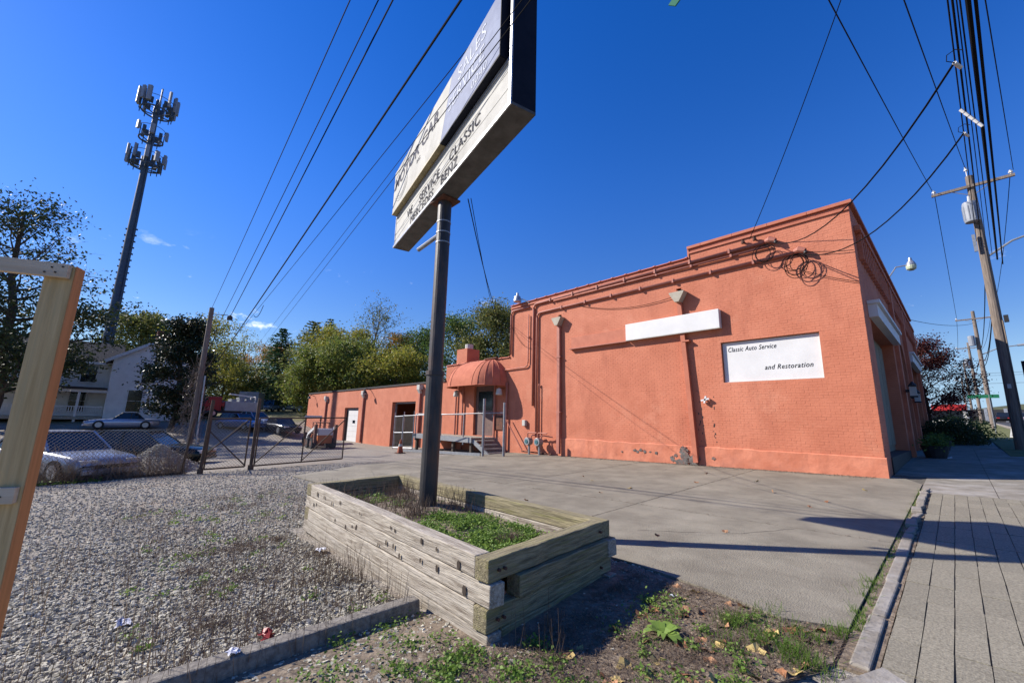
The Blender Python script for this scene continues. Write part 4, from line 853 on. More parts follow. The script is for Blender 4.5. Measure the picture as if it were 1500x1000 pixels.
# ================================================================== VEHICLES
def car(name, label, cat, loc, rz, L=4.6, Wd=1.78, H=1.42, paint=(.4, .4, .42), style='sedan', group=None):
    t = thing(name, label, cat, loc, rz, group); pm = mk(name + ' paint', paint, tuple(c * .9 for c in paint), 2, .22, spec=.6, metal=.35)
    hw = Wd / 2; gc = .2; belt = H * (.63 if style != 'suv' else .58); hl = L / 2
    st = [(-hl, .42, belt * .86, .80), (-hl + .12, .28, belt * .95, .93), (-hl + .7, gc, belt, 1), (-.9, gc, belt * 1.01, 1), (.5, gc, belt, 1), (hl - 1.25, gc, belt * .95, 1), (hl - .5, gc + .02, belt * .86, .97), (hl - .12, .26, belt * .76, .9), (hl, .36, belt * .62, .78)]
    vs = []; fs = []
    for (x, zl, zb, k) in st:
        w_ = hw * k; vs += [(x, s * a, z) for s, a, z in ((1, w_ * .86, zl), (1, w_, zl + .16), (1, w_ * 1.0, zl + (zb - zl) * .6), (1, w_ * .95, zb - .05), (1, w_ * .8, zb), (-1, w_ * .8, zb), (-1, w_ * .95, zb - .05), (-1, w_, zl + (zb - zl) * .6), (-1, w_, zl + .16), (-1, w_ * .86, zl))]
    for i in range(len(st) - 1):
        for k in range(10): fs.append((i * 10 + k, i * 10 + (k + 1) % 10, (i + 1) * 10 + (k + 1) % 10, (i + 1) * 10 + k))
    n = len(st) - 1; fs += [tuple(range(9, -1, -1)), tuple(n * 10 + k for k in range(10))]
    lpart('body', MB().add(vs, fs), pm, t, smooth=True, bevel=0)
    xr, xf, tr, tf = {'sedan': (-hl + .75, hl - 1.45, -hl + 1.25, hl - 2.15), 'conv': (-hl + 1.0, hl - 1.6, -hl + 1.5, hl - 2.15), 'suv': (-hl + .1, hl - 1.35, -hl + .3, hl - 1.95), 'wagon': (-hl + .2, hl - 1.45, -hl + .6, hl - 2.1)}[style]
    wb, wt = hw * .86, hw * .70; z0, z1 = belt - .03, H - .03
    b4 = [(xr, -wb, z0), (xf, -wb, z0), (xf, wb, z0), (xr, wb, z0)]; t4 = [(tr, -wt, z1), (tf, -wt, z1), (tf, wt, z1), (tr, wt, z1)]
    gm = MT['black'] if style == 'conv' else MT['glass']
    lpart('windshield', MB().add([b4[1], b4[2], t4[2], t4[1]], [(0, 1, 2, 3)]), MT['glass'], t); lpart('rear_window', MB().add([b4[0], b4[3], t4[3], t4[0]], [(3, 2, 1, 0)]), gm, t)
    for s in (0, 1): lpart('side_window', MB().add([b4[0], b4[1], t4[1], t4[0]] if s == 0 else [b4[3], b4[2], t4[2], t4[3]], [(0, 1, 2, 3)]), MT['glass'], t)
    rm = MB(); rm.prism([(tr - .03, -wt - .02, z1), (tf + .03, -wt - .02, z1), (tf + .03, wt + .02, z1), (tr - .03, wt + .02, z1)], (0, 0, .035)); lpart('roof', rm, MT['black'] if style == 'conv' else pm, t, bevel=.015)
    for s in (-1, 1):
        mid = (xr + xf) / 2 - .1
        for (xa, xb) in ((xf, tf), (xr, tr), (mid, mid - .02)): lpart('pillar', MB().bar((xa, s * (wb + .006), z0), (xb, s * (wt + .006), z1 + .01), .07, .04), MT['black'] if style == 'conv' else pm, t)
        m = MB(); m.box(hl - .20, s * hw * .62 - .2, belt * .60, hl - .035, s * hw * .62 + .2, belt * .74); lpart('headlight', m, MT['ceram'], t, bevel=.02)
        m = MB(); m.box(-hl - .005, s * hw * .62 - .16, belt * .66, -hl + .1, s * hw * .62 + .16, belt * .82); lpart('tail_light', m, MT['red'], t)
        for x in (hl - .88, -hl + .9):
            wv = lpart('wheel', MB().tube([(x, s * (hw - .2), .33), (x, s * (hw + .012), .33)], .325, 20), MT['tyre'], t); lpart('rim', MB().tube([(x, s * (hw - .0), .33), (x, s * (hw + .022), .33)], .2, 12), MT['rim'], wv)
    m = MB(); m.box(hl - .06, -hw * .5, .42, hl + .012, hw * .5, .52); lpart('grille', m, MT['black'], t)
    m = MB(); m.box(hl - .1, -hw * .8, .25, hl + .03, hw * .8, .40); lpart('bumper', m, pm, t, bevel=.03); return t
def carat(px, py, d, heading, *a, **k):
    p = atd(px, py, d); return car(*a, (p[0], p[1], G(p[0], p[1])), heading, **k)
car('parked_car', 'silver grey sedan parked just behind the chain link fence', 'car', (-19.4, -1.35, G(-19.4, -1.35)), math.radians(33), 4.7, 1.8, 1.42, (.36, .38, .42), group='cars parked in the lot')
car('parked_car', 'dark green old sedan parked behind the gravel mound', 'car', (-23.2, .75, G(-23.2, .75)), math.radians(62), 4.8, 1.8, 1.4, (.012, .02, .016), group='cars parked in the lot')
p = atd(180, 620, 46); car('parked_car', 'silver blue convertible with black soft top before the white house', 'car', (p[0], p[1], G(p[0], p[1])), math.radians(-90), 4.5, 1.78, 1.3, (.42, .46, .55), 'conv', 'cars parked in the lot')
for px, d, hd, col, lab, sty in ((352, 45, 30, (.10, .19, .36), 'blue car nearest the red truck', 'wagon'), (372, 46.5, 25, (.42, .44, .46), 'pale silver car between the blue and black cars', 'sedan'), (412, 43, 10, (.012, .013, .015), 'black car facing the gate, in front of the grass slope', 'sedan')):
    p = atd(px, 630, d); car('parked_car', lab, 'car', (p[0], p[1], G(p[0], p[1])), math.radians(hd), 4.5, 1.78, 1.42, col, sty, 'cars parked in the lot')
p = atd(394, 603, 74); car('parked_suv', 'grey blue pickup-like SUV parked up on the grass slope', 'car', (p[0], p[1], G(p[0], p[1])), math.radians(-30), 4.9, 1.9, 1.75, (.20, .23, .28), 'suv', 'cars parked in the lot')
p = atd(423, 603, 76); car('parked_car', 'small pale car at the end of the grass slope beside the trees', 'car', (p[0], p[1], G(p[0], p[1])), math.radians(-80), 4.2, 1.7, 1.4, (.30, .30, .30), 'sedan', 'cars parked in the lot')
# red and white service truck
p = atd(335, 606, 54); g = G(p[0], p[1]); tk = thing('service_truck', 'red and white service truck with gear on its bed', 'truck', (p[0], p[1], g), math.radians(-78))
lpart('chassis', MB().box(-3.2, -1.0, .5, 3.2, 1.0, .8), MT['black'], tk); lpart('cab', MB().prism([(1.3, -1.05, .8), (3.1, -1.05, .8), (3.1, -1.05, 1.6), (2.6, -1.05, 2.5), (1.3, -1.05, 2.5)], (0, 2.1, 0)), MT['red'], tk, bevel=.06)
lpart('cab_window', MB().box(1.7, -1.06, 1.6, 2.5, -1.052, 2.25), MT['glass'], tk); lpart('service_body', MB().box(-3.2, -1.1, .82, .9, 1.1, 2.0), MT['offwhite'], tk, bevel=.03)
for x in (-2.9, -1.6, -.3): lpart('locker_door', MB().box(x, -1.12, .95, x + 1.1, -1.102, 1.8), MT['panel'], tk)
lpart('hoist', MB().bar((-2.6, -.7, 2.0), (-2.6, -.7, 2.7), .1).bar((-2.6, .7, 2.0), (-2.6, .7, 2.7), .1).bar((-2.6, -.75, 2.7), (-2.6, .75, 2.7), .12).bar((-2.6, 0, 2.7), (.2, 0, 2.95), .16), MT['white'], tk); tk.scale = (.85, .85, .85)
for x, h in ((-1.9, .35), (-1.1, .55), (-.2, .3)): lpart('gear_box', MB().box(x - .3, -.6, 2.0, x + .3, .5, 2.0 + h), MT['panel'], tk, bevel=.03)
lpart('tank', MB().tube([(.95, -.9, 1.6), (.95, .9, 1.6)], .34, 12), MT['red'], tk)
for x in (-2.2, 2.1):
    for s in (-1, 1): wv = lpart('wheel', MB().tube([(x, s * .8, .5), (x, s * 1.08, .5)], .5, 18), MT['tyre'], tk); lpart('rim', MB().tube([(x, s * 1.0, .5), (x, s * 1.1, .5)], .26, 12), MT['rim'], wv)
p = atd(367, 600, 66); g = G(p[0], p[1]); tr = thing('box_trailer', 'pale grey box trailer parked under the pines', 'trailer', (p[0], p[1], g), math.radians(-20))
lpart('box', MB().box(-2.4, -1.1, .55, 2.4, 1.1, 2.7), MT['panel'], tr, bevel=.04); lpart('drawbar', MB().bar((2.4, 0, .6), (3.6, 0, .5), .12), MT['black'], tr)
for s in (-1, 1): lpart('wheel', MB().tube([(0, s * .95, .36), (0, s * 1.15, .36)], .36, 14), MT['tyre'], tr)
# skid loader at the end of the wing
p = atd(470, 640, 31); g = G(p[0], p[1]); sk = thing('skid_loader', 'orange and white skid loader parked at the end of the wing', 'loader', (p[0], p[1], g), math.atan2(p[1], p[0]) + .25); sk.scale = (.8, .8, .8)
lpart('engine_body', MB().prism([(-1.3, -.55, .45), (1.0, -.55, .45), (1.1, -.55, .9), (.9, -.55, 1.1), (-1.3, -.55, 1.25)], (0, 1.1, 0)), MT['orange'], sk, bevel=.03); lpart('hood', MB().box(-1.35, -.58, 1.1, -.2, .58, 1.62), MT['white'], sk, bevel=.03)
for s in (-1, 1):
    lpart('lift_arm', MB().bar((-1.2, s * .78, 1.75), (.9, s * .78, 1.15), .12, .22).bar((.9, s * .78, 1.2), (1.5, s * .78, .35), .12, .2), MT['white'], sk); lpart('arm_post', MB().box(-1.45, s * .78 - .1, .5, -1.1, s * .78 + .1, 1.95), MT['rust'], sk)
    for x in (-.8, .6): wv = lpart('wheel', MB().tube([(x, s * .6, .42), (x, s * .95, .42)], .42, 16), MT['tyre'], sk); lpart('rim', MB().tube([(x, s * .9, .42), (x, s * .965, .42)], .22, 10), MT['rust'], wv)
m = MB()
for x in (-.2, .9):
    for s in (-.5, .5): m.bar((x, s, 1.1), (x, s, 2.05), .06)
m.box(-.25, -.55, 2.05, .95, .55, 2.12); lpart('cab_cage', m, MT['rust'], sk); lpart('bucket', MB().prism([(1.4, -.9, .08), (2.1, -.9, .1), (1.5, -.9, .7), (1.35, -.9, .6)], (0, 1.8, 0)), MT['rust'], sk)
# white canopied cart behind it
p = atd(459, 615, 36); g = G(p[0], p[1]); ct = thing('roofed_cart', 'small cart with a pale roof beside the skid loader', 'cart', (p[0], p[1], g), math.atan2(p[1], p[0])); ct.scale = (.75, .75, .8)
lpart('cart_roof', MB().box(-1.3, -.8, 2.35, 1.3, .8, 2.62), MT['offwhite'], ct, bevel=.05); lpart('cart_body', MB().box(-1.2, -.7, .3, 1.2, .7, 1.0), MT['rust'], ct, bevel=.04)
for x in (-1.15, 1.15):
    for s in (-.7, .7): lpart('cart_post', MB().box(x - .06, s - .06, 1.0, x + .06, s + .06, 2.35), MT['rust'], ct); lpart('cart_wheel', MB().tube([(x * .7, s, .3), (x * .7, s * 1.2, .3)], .3, 12), MT['tyre'], ct)
# ================================================================== WHITE HOUSE
HX = -51.0; hz = G(HX, 0) - .1
ho = thing('white_house', 'two storey white clapboard house with gable front and covered porch', 'house', (HX, 0, hz))
def hb(x0, y0, z0, x1, y1, z1): return MB().box(HX + x0, y0, hz + z0, HX + x1, y1, hz + z1)
part('wall', hb(-9, -1.5, 0, 0, 4.6, 5.6), MT['siding'], ho); part('wing_wall', hb(-8.4, -10.5, 0, -2.4, -1.5, 5.3), MT['siding'], ho)
for k in range(36): part('clapboard', hb(0.001, -1.52, .3 + k * .147, .028, 4.62, .3 + k * .147 + .138), MT['siding'], ho)
part('gable', MB().prism([(HX, -1.5, hz + 5.6), (HX, 4.6, hz + 5.6), (HX, 1.55, hz + 7.7)], (-9, 0, 0)), MT['siding'], ho)
r = part('roof', MB().prism([(HX + .45, -2.0, hz + 5.38), (HX + .45, 1.55, hz + 7.86), (HX + .45, 5.1, hz + 5.38), (HX + .45, 5.1, hz + 5.2), (HX + .45, 1.55, hz + 7.66), (HX + .45, -2.0, hz + 5.2)], (-9.8, 0, 0)), MT['roof'], ho)
part('bargeboard', MB().bar((HX + .47, -2.05, hz + 5.27), (HX + .47, 1.55, hz + 7.75), .05, .26).bar((HX + .47, 1.55, hz + 7.75), (HX + .47, 5.15, hz + 5.27), .05, .26), MT['white'], ho)
part('wing_roof', MB().prism([(HX - 1.9, -11, hz + 5.2), (HX - 5.4, -11, hz + 7.5), (HX - 8.9, -11, hz + 5.2)], (0, 10, 0)), MT['roof'], ho)
part('fascia', hb(-2.0, -11, 5.1, -1.88, -1.5, 5.3), MT['white'], ho)
part('chimney', hb(-3.2, 1.1, 7.0, -2.2, 2.1, 8.9), MT['brickred'], r)
def hwin(x, y, z, w_, h):
    f = part('window', hb(x, y - w_ / 2 - .1, z - .1, x + .06, y + w_ / 2 + .1, z + h + .1), MT['white'], ho); part('pane', hb(x + .061, y - w_ / 2, z + h / 2 + .02, x + .075, y + w_ / 2, z + h), MT['glass'], f); part('pane', hb(x + .061, y - w_ / 2, z, x + .075, y + w_ / 2, z + h / 2 - .02), MT['glass'], f)
hwin(.03, .35, .95, .95, 1.9); hwin(.03, 1.05, 3.6, .95, 1.6); hwin(.03, 1.6, 5.6, .7, 1.0); hwin(.03, 3.6, .95, .95, 1.9); hwin(.03, 3.6, 3.6, .95, 1.6)
hwin(-2.38, -3.0, 3.5, .95, 1.5); hwin(-2.38, -6.2, 3.5, .95, 1.5); hwin(-2.38, -3.4, .9, 1.0, 1.8); hwin(-2.38, -6.5, .9, 1.0, 1.8)
pr = part('porch_roof', hb(-2.4, -10.6, 2.75, .25, -1.52, 2.95), MT['roof'], ho); part('porch_beam', hb(-.05, -10.6, 2.5, .12, -1.55, 2.74), MT['white'], pr)
part('porch_floor', hb(-2.4, -10.5, .2, .2, -1.55, .42), MT['woodgrey'], ho)
for y in (-3.2, -5.4, -7.8, -10.3): part('porch_post', hb(-.04, y - .08, -.1, .12, y + .08, 2.5), MT['white'], ho)
part('porch_rail', hb(0, -10.3, 1.25, .07, -1.6, 1.32).box(HX, -10.3, hz + .55, HX + .07, -1.6, hz + .6), MT['white'], ho)
for k in range(58): part('baluster', hb(.015, -10.25 + k * .15, .6, .05, -10.2 + k * .15, 1.25), MT['white'], ho)
# ================================================================== CELL TOWER
tb = atd(160, 490, 62); TX, TY = tb[0], tb[1]; tg = G(TX, TY)
ct = thing('cell_tower', 'tall grey monopole cell tower with three antenna rings', 'tower', (TX, TY, tg))
def tz(py): 
    lo_, hi_ = 0., 80.
    for _ in range(50):
        mid = (lo_ + hi_) / 2; v = RC.T @ (np.array([TX, TY, mid]) - EYE); yy = 500 + FPX * v[1] / v[2]
        if yy > py: lo_ = mid
        else: hi_ = mid
    return lo_
ztop = tz(148); part('mast', MB().tube([(TX, TY, tg - .2), (TX, TY, ztop * .45), (TX, TY, ztop * .85), (TX, TY, ztop)], [.52, .41, .30, .24], 18), MT['tower'], ct)
m = MB(); z = 4.
while z < tz(330):
    for a in (0.9, 0.9 + PI): rr_ = .50 - .22 * z / ztop; m.box(TX + math.cos(a) * (rr_ + .12) - .14, TY + math.sin(a) * (rr_ + .12) - .14, z, TX + math.cos(a) * (rr_ + .12) + .14, TY + math.sin(a) * (rr_ + .12) + .14, z + .12)
    z += .75
part('climbing_pegs', m, MT['tower'], ct, kind='stuff')
part('cable_run', MB().tube([(TX + .55, TY + .35, tg), (TX + .45, TY + .3, ztop * .55), (TX + .30, TY + .2, ztop * .9)], .07, 6), MT['tower'], ct)
rr = random.Random(2)
for lv, (py, R_, nP, ph) in enumerate(((160, 1.8, 13, 1.9), (200, 1.35, 5, 1.1), (238, 1.7, 11, 1.5))):
    z = tz(py); ring = part('antenna_platform', MB().tube([(TX + R_ * .82 * math.cos(a), TY + R_ * .82 * math.sin(a), z - .5) for a in np.linspace(0, 2 * PI, 25)], .09, 6), MT['tower'], ct)
    m = MB()
    for k in range(6): a = k * PI / 3; m.tube([(TX, TY, z - .9), (TX + R_ * .82 * math.cos(a), TY + R_ * .82 * math.sin(a), z - .5)], .07, 5)
    part('platform_strut', m, MT['tower'], ring)
    part('guard_rail', MB().tube([(TX + R_ * .9 * math.cos(a), TY + R_ * .9 * math.sin(a), z + .9) for a in np.linspace(0, 2 * PI, 25)], .035, 5), MT['tower'], ring)
    for k in range(nP):
        a = 2 * PI * k / nP + rr.uniform(-.12, .12); h = ph * rr.uniform(.8, 1.15); c, s = math.cos(a), math.sin(a); x, y = TX + R_ * c, TY + R_ * s; zz = z + rr.uniform(-.5, .2)
        u = Vector((-s, c, 0)) * rr.uniform(.06, .22); d = Vector((c, s, 0)) * .16
        q = part('antenna_panel', MB().prism([Vector((x, y, zz)) - u - d * .5, Vector((x, y, zz)) + u - d * .5, Vector((x, y, zz)) + u + d, Vector((x, y, zz)) - u + d], (0, 0, h)), MT['panel'], ct)
        part('mount_pipe', MB().tube([(TX + (R_ - .2) * c, TY + (R_ - .2) * s, z - .9), (TX + (R_ - .2) * c, TY + (R_ - .2) * s, z + h * .9)], .05, 5), MT['tower'], q)
        part('radio_unit', MB().box(x - c * .55 - .16, y - s * .55 - .16, zz + .1, x - c * .55 + .16, y - s * .55 + .16, zz + .8), MT['tower'], q)
# ================================================================== TREES
def leaves_np(C, size, rng, flat=0., asp=.55):
    n = len(C); a = rng.normal(size=(n, 3)); a[:, 2] *= (1 - flat); a /= np.linalg.norm(a, axis=1)[:, None] + 1e-9
    b = rng.normal(size=(n, 3)); b[:, 2] *= (1 - flat); b -= a * (a * b).sum(1)[:, None]; b /= np.linalg.norm(b, axis=1)[:, None] + 1e-9
    s = size * rng.uniform(.6, 1.3, n)[:, None]; a = a * s; b = b * s * asp
    V = np.stack([C - a, C + b - a * .15, C + a, C - b - a * .15], 1).reshape(-1, 3); return V, np.arange(4 * n).reshape(n, 4)
def tree(name, label, base, H, R, mats, seed, nl=26, per=11, leaf=.14, clump=.45, cb=.28, tr=None, dens=1., group=None, trunk=None, up=.5, topbare=0., cat='tree'):
    rng = np.random.default_rng(seed); t = thing(name, label, cat, base, 0, group); tr = tr or H * .022
    wood = MB(); C = []; pts = [np.zeros(3)]; rad = [tr * 1.25]; n = 7; jit = np.zeros(3)
    for i in range(1, n + 1): jit = jit + np.append(rng.normal(0, .012 * H, 2), 0); pts.append(np.array([0, 0, H * .82 * i / n]) + jit); rad.append(tr * (1 - .8 * i / n))
    wood.tube(pts, rad, 9)
    tp = np.array(pts)
    def tpoint(z):
        k = np.clip(z / (H * .82) * n, 0, n - .001); i = int(k); return tp[i] * (1 - (k - i)) + tp[i + 1] * (k - i)
    for l in range(nl):
        q = cb + (1 - cb) * ((l + rng.random()) / nl); s = tpoint(min(q, .98) * H * .82); az = l * 2.4 + rng.normal(0, .4)
        el = rng.uniform(.15, .6) + up * max(q - .4, 0) * 1.3; prof = math.sin(min(PI * (.16 + .84 * (q - cb) / (1 - cb)) ** .8, PI)) ** .6
        ln = R * (.35 + .75 * prof) * rng.uniform(.75, 1.12); d = np.array([math.cos(az) * math.cos(el), math.sin(az) * math.cos(el), math.sin(el)])
        P_ = [s]; r0 = tr * .45 * (1.15 - q) + .012
        for k in range(1, 5): d = d + np.append(rng.normal(0, .12, 2), rng.normal(.05, .08)); d /= np.linalg.norm(d); P_.append(P_[-1] + d * ln / 4)
        wood.tube(P_, [r0, r0 * .75, r0 * .5, r0 * .32, r0 * .15], 5, False); bare = topbare and q > 1 - topbare
        for b in range(5):
            j = rng.uniform(.3, 1); k = min(int(j * 4), 3); s2 = P_[k] + (P_[k + 1] - P_[k]) * (j * 4 - k); d2 = d + rng.normal(0, .75, 3); d2[2] = abs(d2[2]) * .6; d2 /= np.linalg.norm(d2); l2 = ln * rng.uniform(.28, .5)
            e2 = s2 + d2 * l2; m2 = (s2 + e2) / 2 + rng.normal(0, .05 * l2, 3); wood.tube([s2, m2, e2], [r0 * .28, r0 * .18, r0 * .07], 4, False)
            if bare:
                for _ in range(3): e3 = m2 + (d2 + rng.normal(0, .6, 3)) * l2 * .5; wood.tube([m2, e3], [r0 * .12, r0 * .04], 3, False)
            for c in range(2):
                ctr = s2 + (e2 - s2) * rng.uniform(.35, 1.1); k = int(rng.poisson(per * dens * (.25 if bare else 1)) * 3)
                C.append(ctr + rng.normal(0, clump, (k, 3)) * np.array([1, 1, .62]))
    C = np.concatenate(C); C = C[C[:, 2] > H * cb * .45]
    if group: C = np.concatenate([C, C + rng.normal(0, clump * .5, C.shape)]); leaf *= .74
    lpart('trunk', wood, MT['bark'], t); V, F = leaves_np(C, leaf, rng); o = link('crown', mesh_np('crown', V, F), mats, t); return t
def conifer(name, label, base, H, R, mat, seed, group=None, leaf=.24, steps=30, low=.1, droop=.25):
    rng = np.random.default_rng(seed); t = thing(name, label, 'tree', base, 0, group); wood = MB(); C = []
    wood.tube([(0, 0, 0), (0, 0, H * .6), (0, 0, H)], [H * .018, H * .010, .01], 8)
    for i in range(steps):
        q = low + (1 - low) * i / steps; z = q * H; n = rng.integers(5, 8)
        for k in range(n):
            az = 2 * PI * k / n + rng.uniform(0, 1.2); ln = R * (1 - q) ** .75 * rng.uniform(.55, 1.15) + .25; p = np.array([0, 0, z]); e = np.array([math.cos(az) * ln, math.sin(az) * ln, z + ln * (.12 - droop * (1 - q))])
            wood.tube([p, (p + e) / 2 + np.array([0, 0, .06 * ln]), e], [.05 * (1.2 - q), .035 * (1.2 - q), .01], 4, False); m_ = int(30 * ln / R * 3) + 10
            s = rng.uniform(.18, 1.05, m_)[:, None]; C.append(p + (e - p) * s + rng.normal(0, 1, (m_, 3)) * np.array([.12, .12, .05]) * ln + np.array([0, 0, .04]))
    C = np.concatenate(C); lpart('trunk', wood, MT['bark'], t); V, F = leaves_np(C, leaf, rng, .7, .4); link('crown', mesh_np('crown', V, F), mat, t); return t
LM = {'dark': leafmat('dark evergreen leaves', [(.022, .040, .014), (.040, .062, .02), (.062, .078, .026), (.03, .048, .016), (.085, .075, .025)], .2),
      'mag': leafmat('glossy dark leaves', [(0.011, 0.023, 0.009), (0.023, 0.041, 0.015), (0.052, 0.039, 0.016)], .15, .4),
      'green': leafmat('mid green leaves', [(0.061, 0.123, 0.025), (0.105, 0.175, 0.038), (0.149, 0.210, 0.052), (0.088, 0.131, 0.035)], .35),
      'yel': leafmat('yellowing leaves', [(0.210, 0.228, 0.035), (0.333, 0.298, 0.044), (0.140, 0.193, 0.035), (0.420, 0.315, 0.052)], .4),
      'olive': leafmat('olive leaves', [(0.105, 0.140, 0.035), (0.175, 0.184, 0.044), (0.079, 0.105, 0.028), (0.245, 0.210, 0.052)], .35),
      'org': leafmat('orange autumn leaves', [(0.455, 0.193, 0.035), (0.350, 0.210, 0.044), (0.228, 0.193, 0.044), (0.525, 0.245, 0.044)], .4),
      'pine': leafmat('pine needles', [(0.032, 0.088, 0.038), (0.052, 0.123, 0.049), (0.088, 0.149, 0.052)], .2),
      'pyel': leafmat('yellowing pine needles', [(0.175, 0.193, 0.044), (0.105, 0.149, 0.044), (0.263, 0.228, 0.052)], .25),
      'bright': leafmat('yellow green leaves', [(.13, .19, .035), (.20, .24, .05), (.10, .15, .03), (.26, .25, .055), (.08, .11, .025)], .4),
      'wine': leafmat('wine red leaves', [(0.054, 0.012, 0.014), (0.096, 0.019, 0.019), (0.036, 0.014, 0.014), (0.132, 0.036, 0.024)], .35),
      'weed': leafmat('weed leaves', [(.09, .17, .025), (.15, .25, .045), (.21, .31, .06), (.11, .18, .03)], .35),
      'stalk': leafmat('dark dead stems', [(.07, .05, .035), (.11, .08, .055)], .1),
      'dry': leafmat('dry stalks', [(0.204, 0.144, 0.102), (0.144, 0.102, 0.072), (0.288, 0.216, 0.156), (0.120, 0.084, 0.060)], .2),
      'fall': leafmat('fallen leaves', [(.26, .17, .10), (.33, .24, .16), (.17, .11, .07), (.40, .32, .22), (.12, .08, .05)], .2)}
def tat(px, py, d): p = atd(px, py, d); return (p[0], p[1], G(p[0], p[1]) - .1)
bg = 'trees behind the lot'
tree('large_tree', 'large dark leafy tree behind the lumber frame with bare upper twigs', tat(-26, 620, 47), 19.2, 4.5, LM['dark'], 11, 46, 25, .125, .62, .14, .42, topbare=.46)
tree('dark_shrub_tree', 'dark glossy broadleaf tree beside the white house gable', tat(250, 622, 44), 10.8, 1.75, LM['mag'], 12, 30, 22, .11, .4, .08, .2)
tree('far_tree', 'pale green tree between the cell tower and the chimney', tat(192, 600, 85), 15.5, 4.4, LM['olive'], 13, 22, 12, .26, .7, .3, group=bg)
tree('far_tree', 'thin yellowing tree behind the vine covered pole', tat(300, 600, 70), 12.8, 5.0, LM['yel'], 14, 24, 6, .19, .65, .2, group=bg)
tree('far_tree', 'nearly bare grey tree above the red truck', tat(345, 598, 92), 13.5, 6.0, LM['olive'], 15, 24, 3, .18, .6, .25, group=bg, topbare=.7)
tree('far_tree', 'orange tinted low tree left of the tall pine', tat(385, 598, 100), 14, 5, LM['org'], 16, 20, 9, .22, .7, .1, group=bg)
tree('far_tree', 'yellow green thicket behind the service truck', tat(322, 604, 78), 8, 5.0, LM['olive'], 31, 18, 12, .22, .7, .05, group=bg)
conifer('pine_tree', 'pointed green pine left of the yellowing pine', tat(400, 598, 78), 14.0, 5.6, LM['pine'], 17, bg)
conifer('pine_tree', 'yellowing pine with wide tiers behind the wing end', tat(447, 598, 70), 14.4, 6.4, LM['pyel'], 18, bg, low=.12, droop=.05)
conifer('pine_tree', 'dark slim pine with the highest tip behind the wing end', tat(470, 598, 84), 17.8, 4.6, LM['pine'], 19, bg)
tree('far_tree', 'bright yellow green tree right beside the end of the wing', tat(462, 605, 56), 8.6, 3.6, LM['bright'], 20, 24, 13, .2, .55, .05, group=bg)
tree('far_tree', 'olive tree rising behind the white garage door', tat(490, 600, 66), 13.0, 5.2, LM['yel'], 21, 26, 12, .2, .7, .2, group=bg)
tree('far_tree', 'tall sparse tree with bare crown behind the wing', tat(545, 600, 62), 16.6, 5.2, LM['olive'], 22, 30, 7, .17, .7, .25, group=bg, topbare=.45, up=.9)
tree('far_tree', 'dark green tree low behind the middle of the wing', tat(520, 604, 54), 9.4, 4.8, LM['bright'], 23, 24, 14, .2, .65, .05, group=bg)
tree('far_tree', 'orange tree left of the sign pole', tat(590, 604, 60), 12.6, 3.3, LM['org'], 24, 22, 9, .18, .55, .2, group=bg)
tree('far_tree', 'yellow leaved shrub tree low beside the orange tree', tat(575, 606, 50), 8.8, 4.0, LM['yel'], 25, 22, 13, .18, .6, .05, group=bg)
tree('far_tree', 'green tree touching the sign pole from the left', tat(612, 604, 57), 13.4, 3.2, LM['green'], 26, 22, 9, .18, .55, .2, group=bg)
tree('far_tree', 'grey green tree right of the sign pole', tat(665, 604, 50), 15.0, 3.6, LM['green'], 27, 26, 12, .17, .6, .15, group=bg)
tree('far_tree', 'olive green round tree behind the chimney', tat(725, 604, 46), 15.6, 4.6, LM['olive'], 28, 32, 18, .17, .65, .12, group=bg)
# hedge line closing the back of the lot
rng = np.random.default_rng(41); C = []
for k in range(200):
    t = rng.random(); px = 300 + 330 * t; p = atd(px, 600, rng.uniform(96, 118)); C.append(np.array([p[0], p[1], G(p[0], p[1]) + rng.uniform(.3, 7)]) + rng.normal(0, 1, (110, 3)) * np.array([1.7, 1.7, 1.1]))
V, F = leaves_np(np.concatenate(C), .32, rng); o = link('far_thicket', mesh_np('far_thicket', V, F), LM['olive']); tag(o, 'far green thicket closing the back of the lot', 'thicket'); o['kind'] = 'stuff'
# ================================================================== STREET SIDE
tree('maple_tree', 'wine red Japanese maple past the end of the street front', (-1.0, 35.0, G(-1, 35)), 6.3, 1.9, LM['wine'], 51, 30, 20, .058, .26, .22, .11, cat='tree', up=.2)
def bush(name, label, c, r, mat, n, seed, leaf=.06):
    rng = np.random.default_rng(seed); d = rng.normal(size=(n, 3)); d /= np.linalg.norm(d, axis=1)[:, None]; d[:, 2] = np.abs(d[:, 2]); q = rng.uniform(.5, 1.02, n)[:, None] * (1 + .14 * np.sin(d[:, :1] * 7 + seed) * np.cos(d[:, 1:2] * 6))
    C = np.array([0, 0, .05]) + d * q * np.array(r); t = thing(name, label, 'bush', c); V, F = leaves_np(C, leaf, rng); link('foliage', mesh_np('foliage', V, F), mat, t)
    m = MB()
    for k in range(7): a = rng.uniform(0, 2 * PI); m.tube([(0, 0, -.05), (r[0] * .3 * math.cos(a), r[1] * .3 * math.sin(a), r[2] * .6)], [.03, .01], 4)
    lpart('stem', m, MT['bark'], t)
def gp(x, y, dz=0): return (x, y, G(x, y) + dz)
bush('evergreen_bush', 'dark evergreen bush beside the shaded sidewalk', gp(-.05, 30.5), (1.05, 1.5, 1.25), LM['dark'], 6000, 61, .05)
bush('evergreen_bush', 'lower dark bush in front of the red maple', gp(-.75, 31.5), (.9, 1.2, 1.2), LM['dark'], 3000, 62)
bush('flower_bush', 'yellow green bush behind the dark evergreen bush', gp(.1, 36), (1.6, 1.4, 1.5), LM['bright'], 3000, 63)
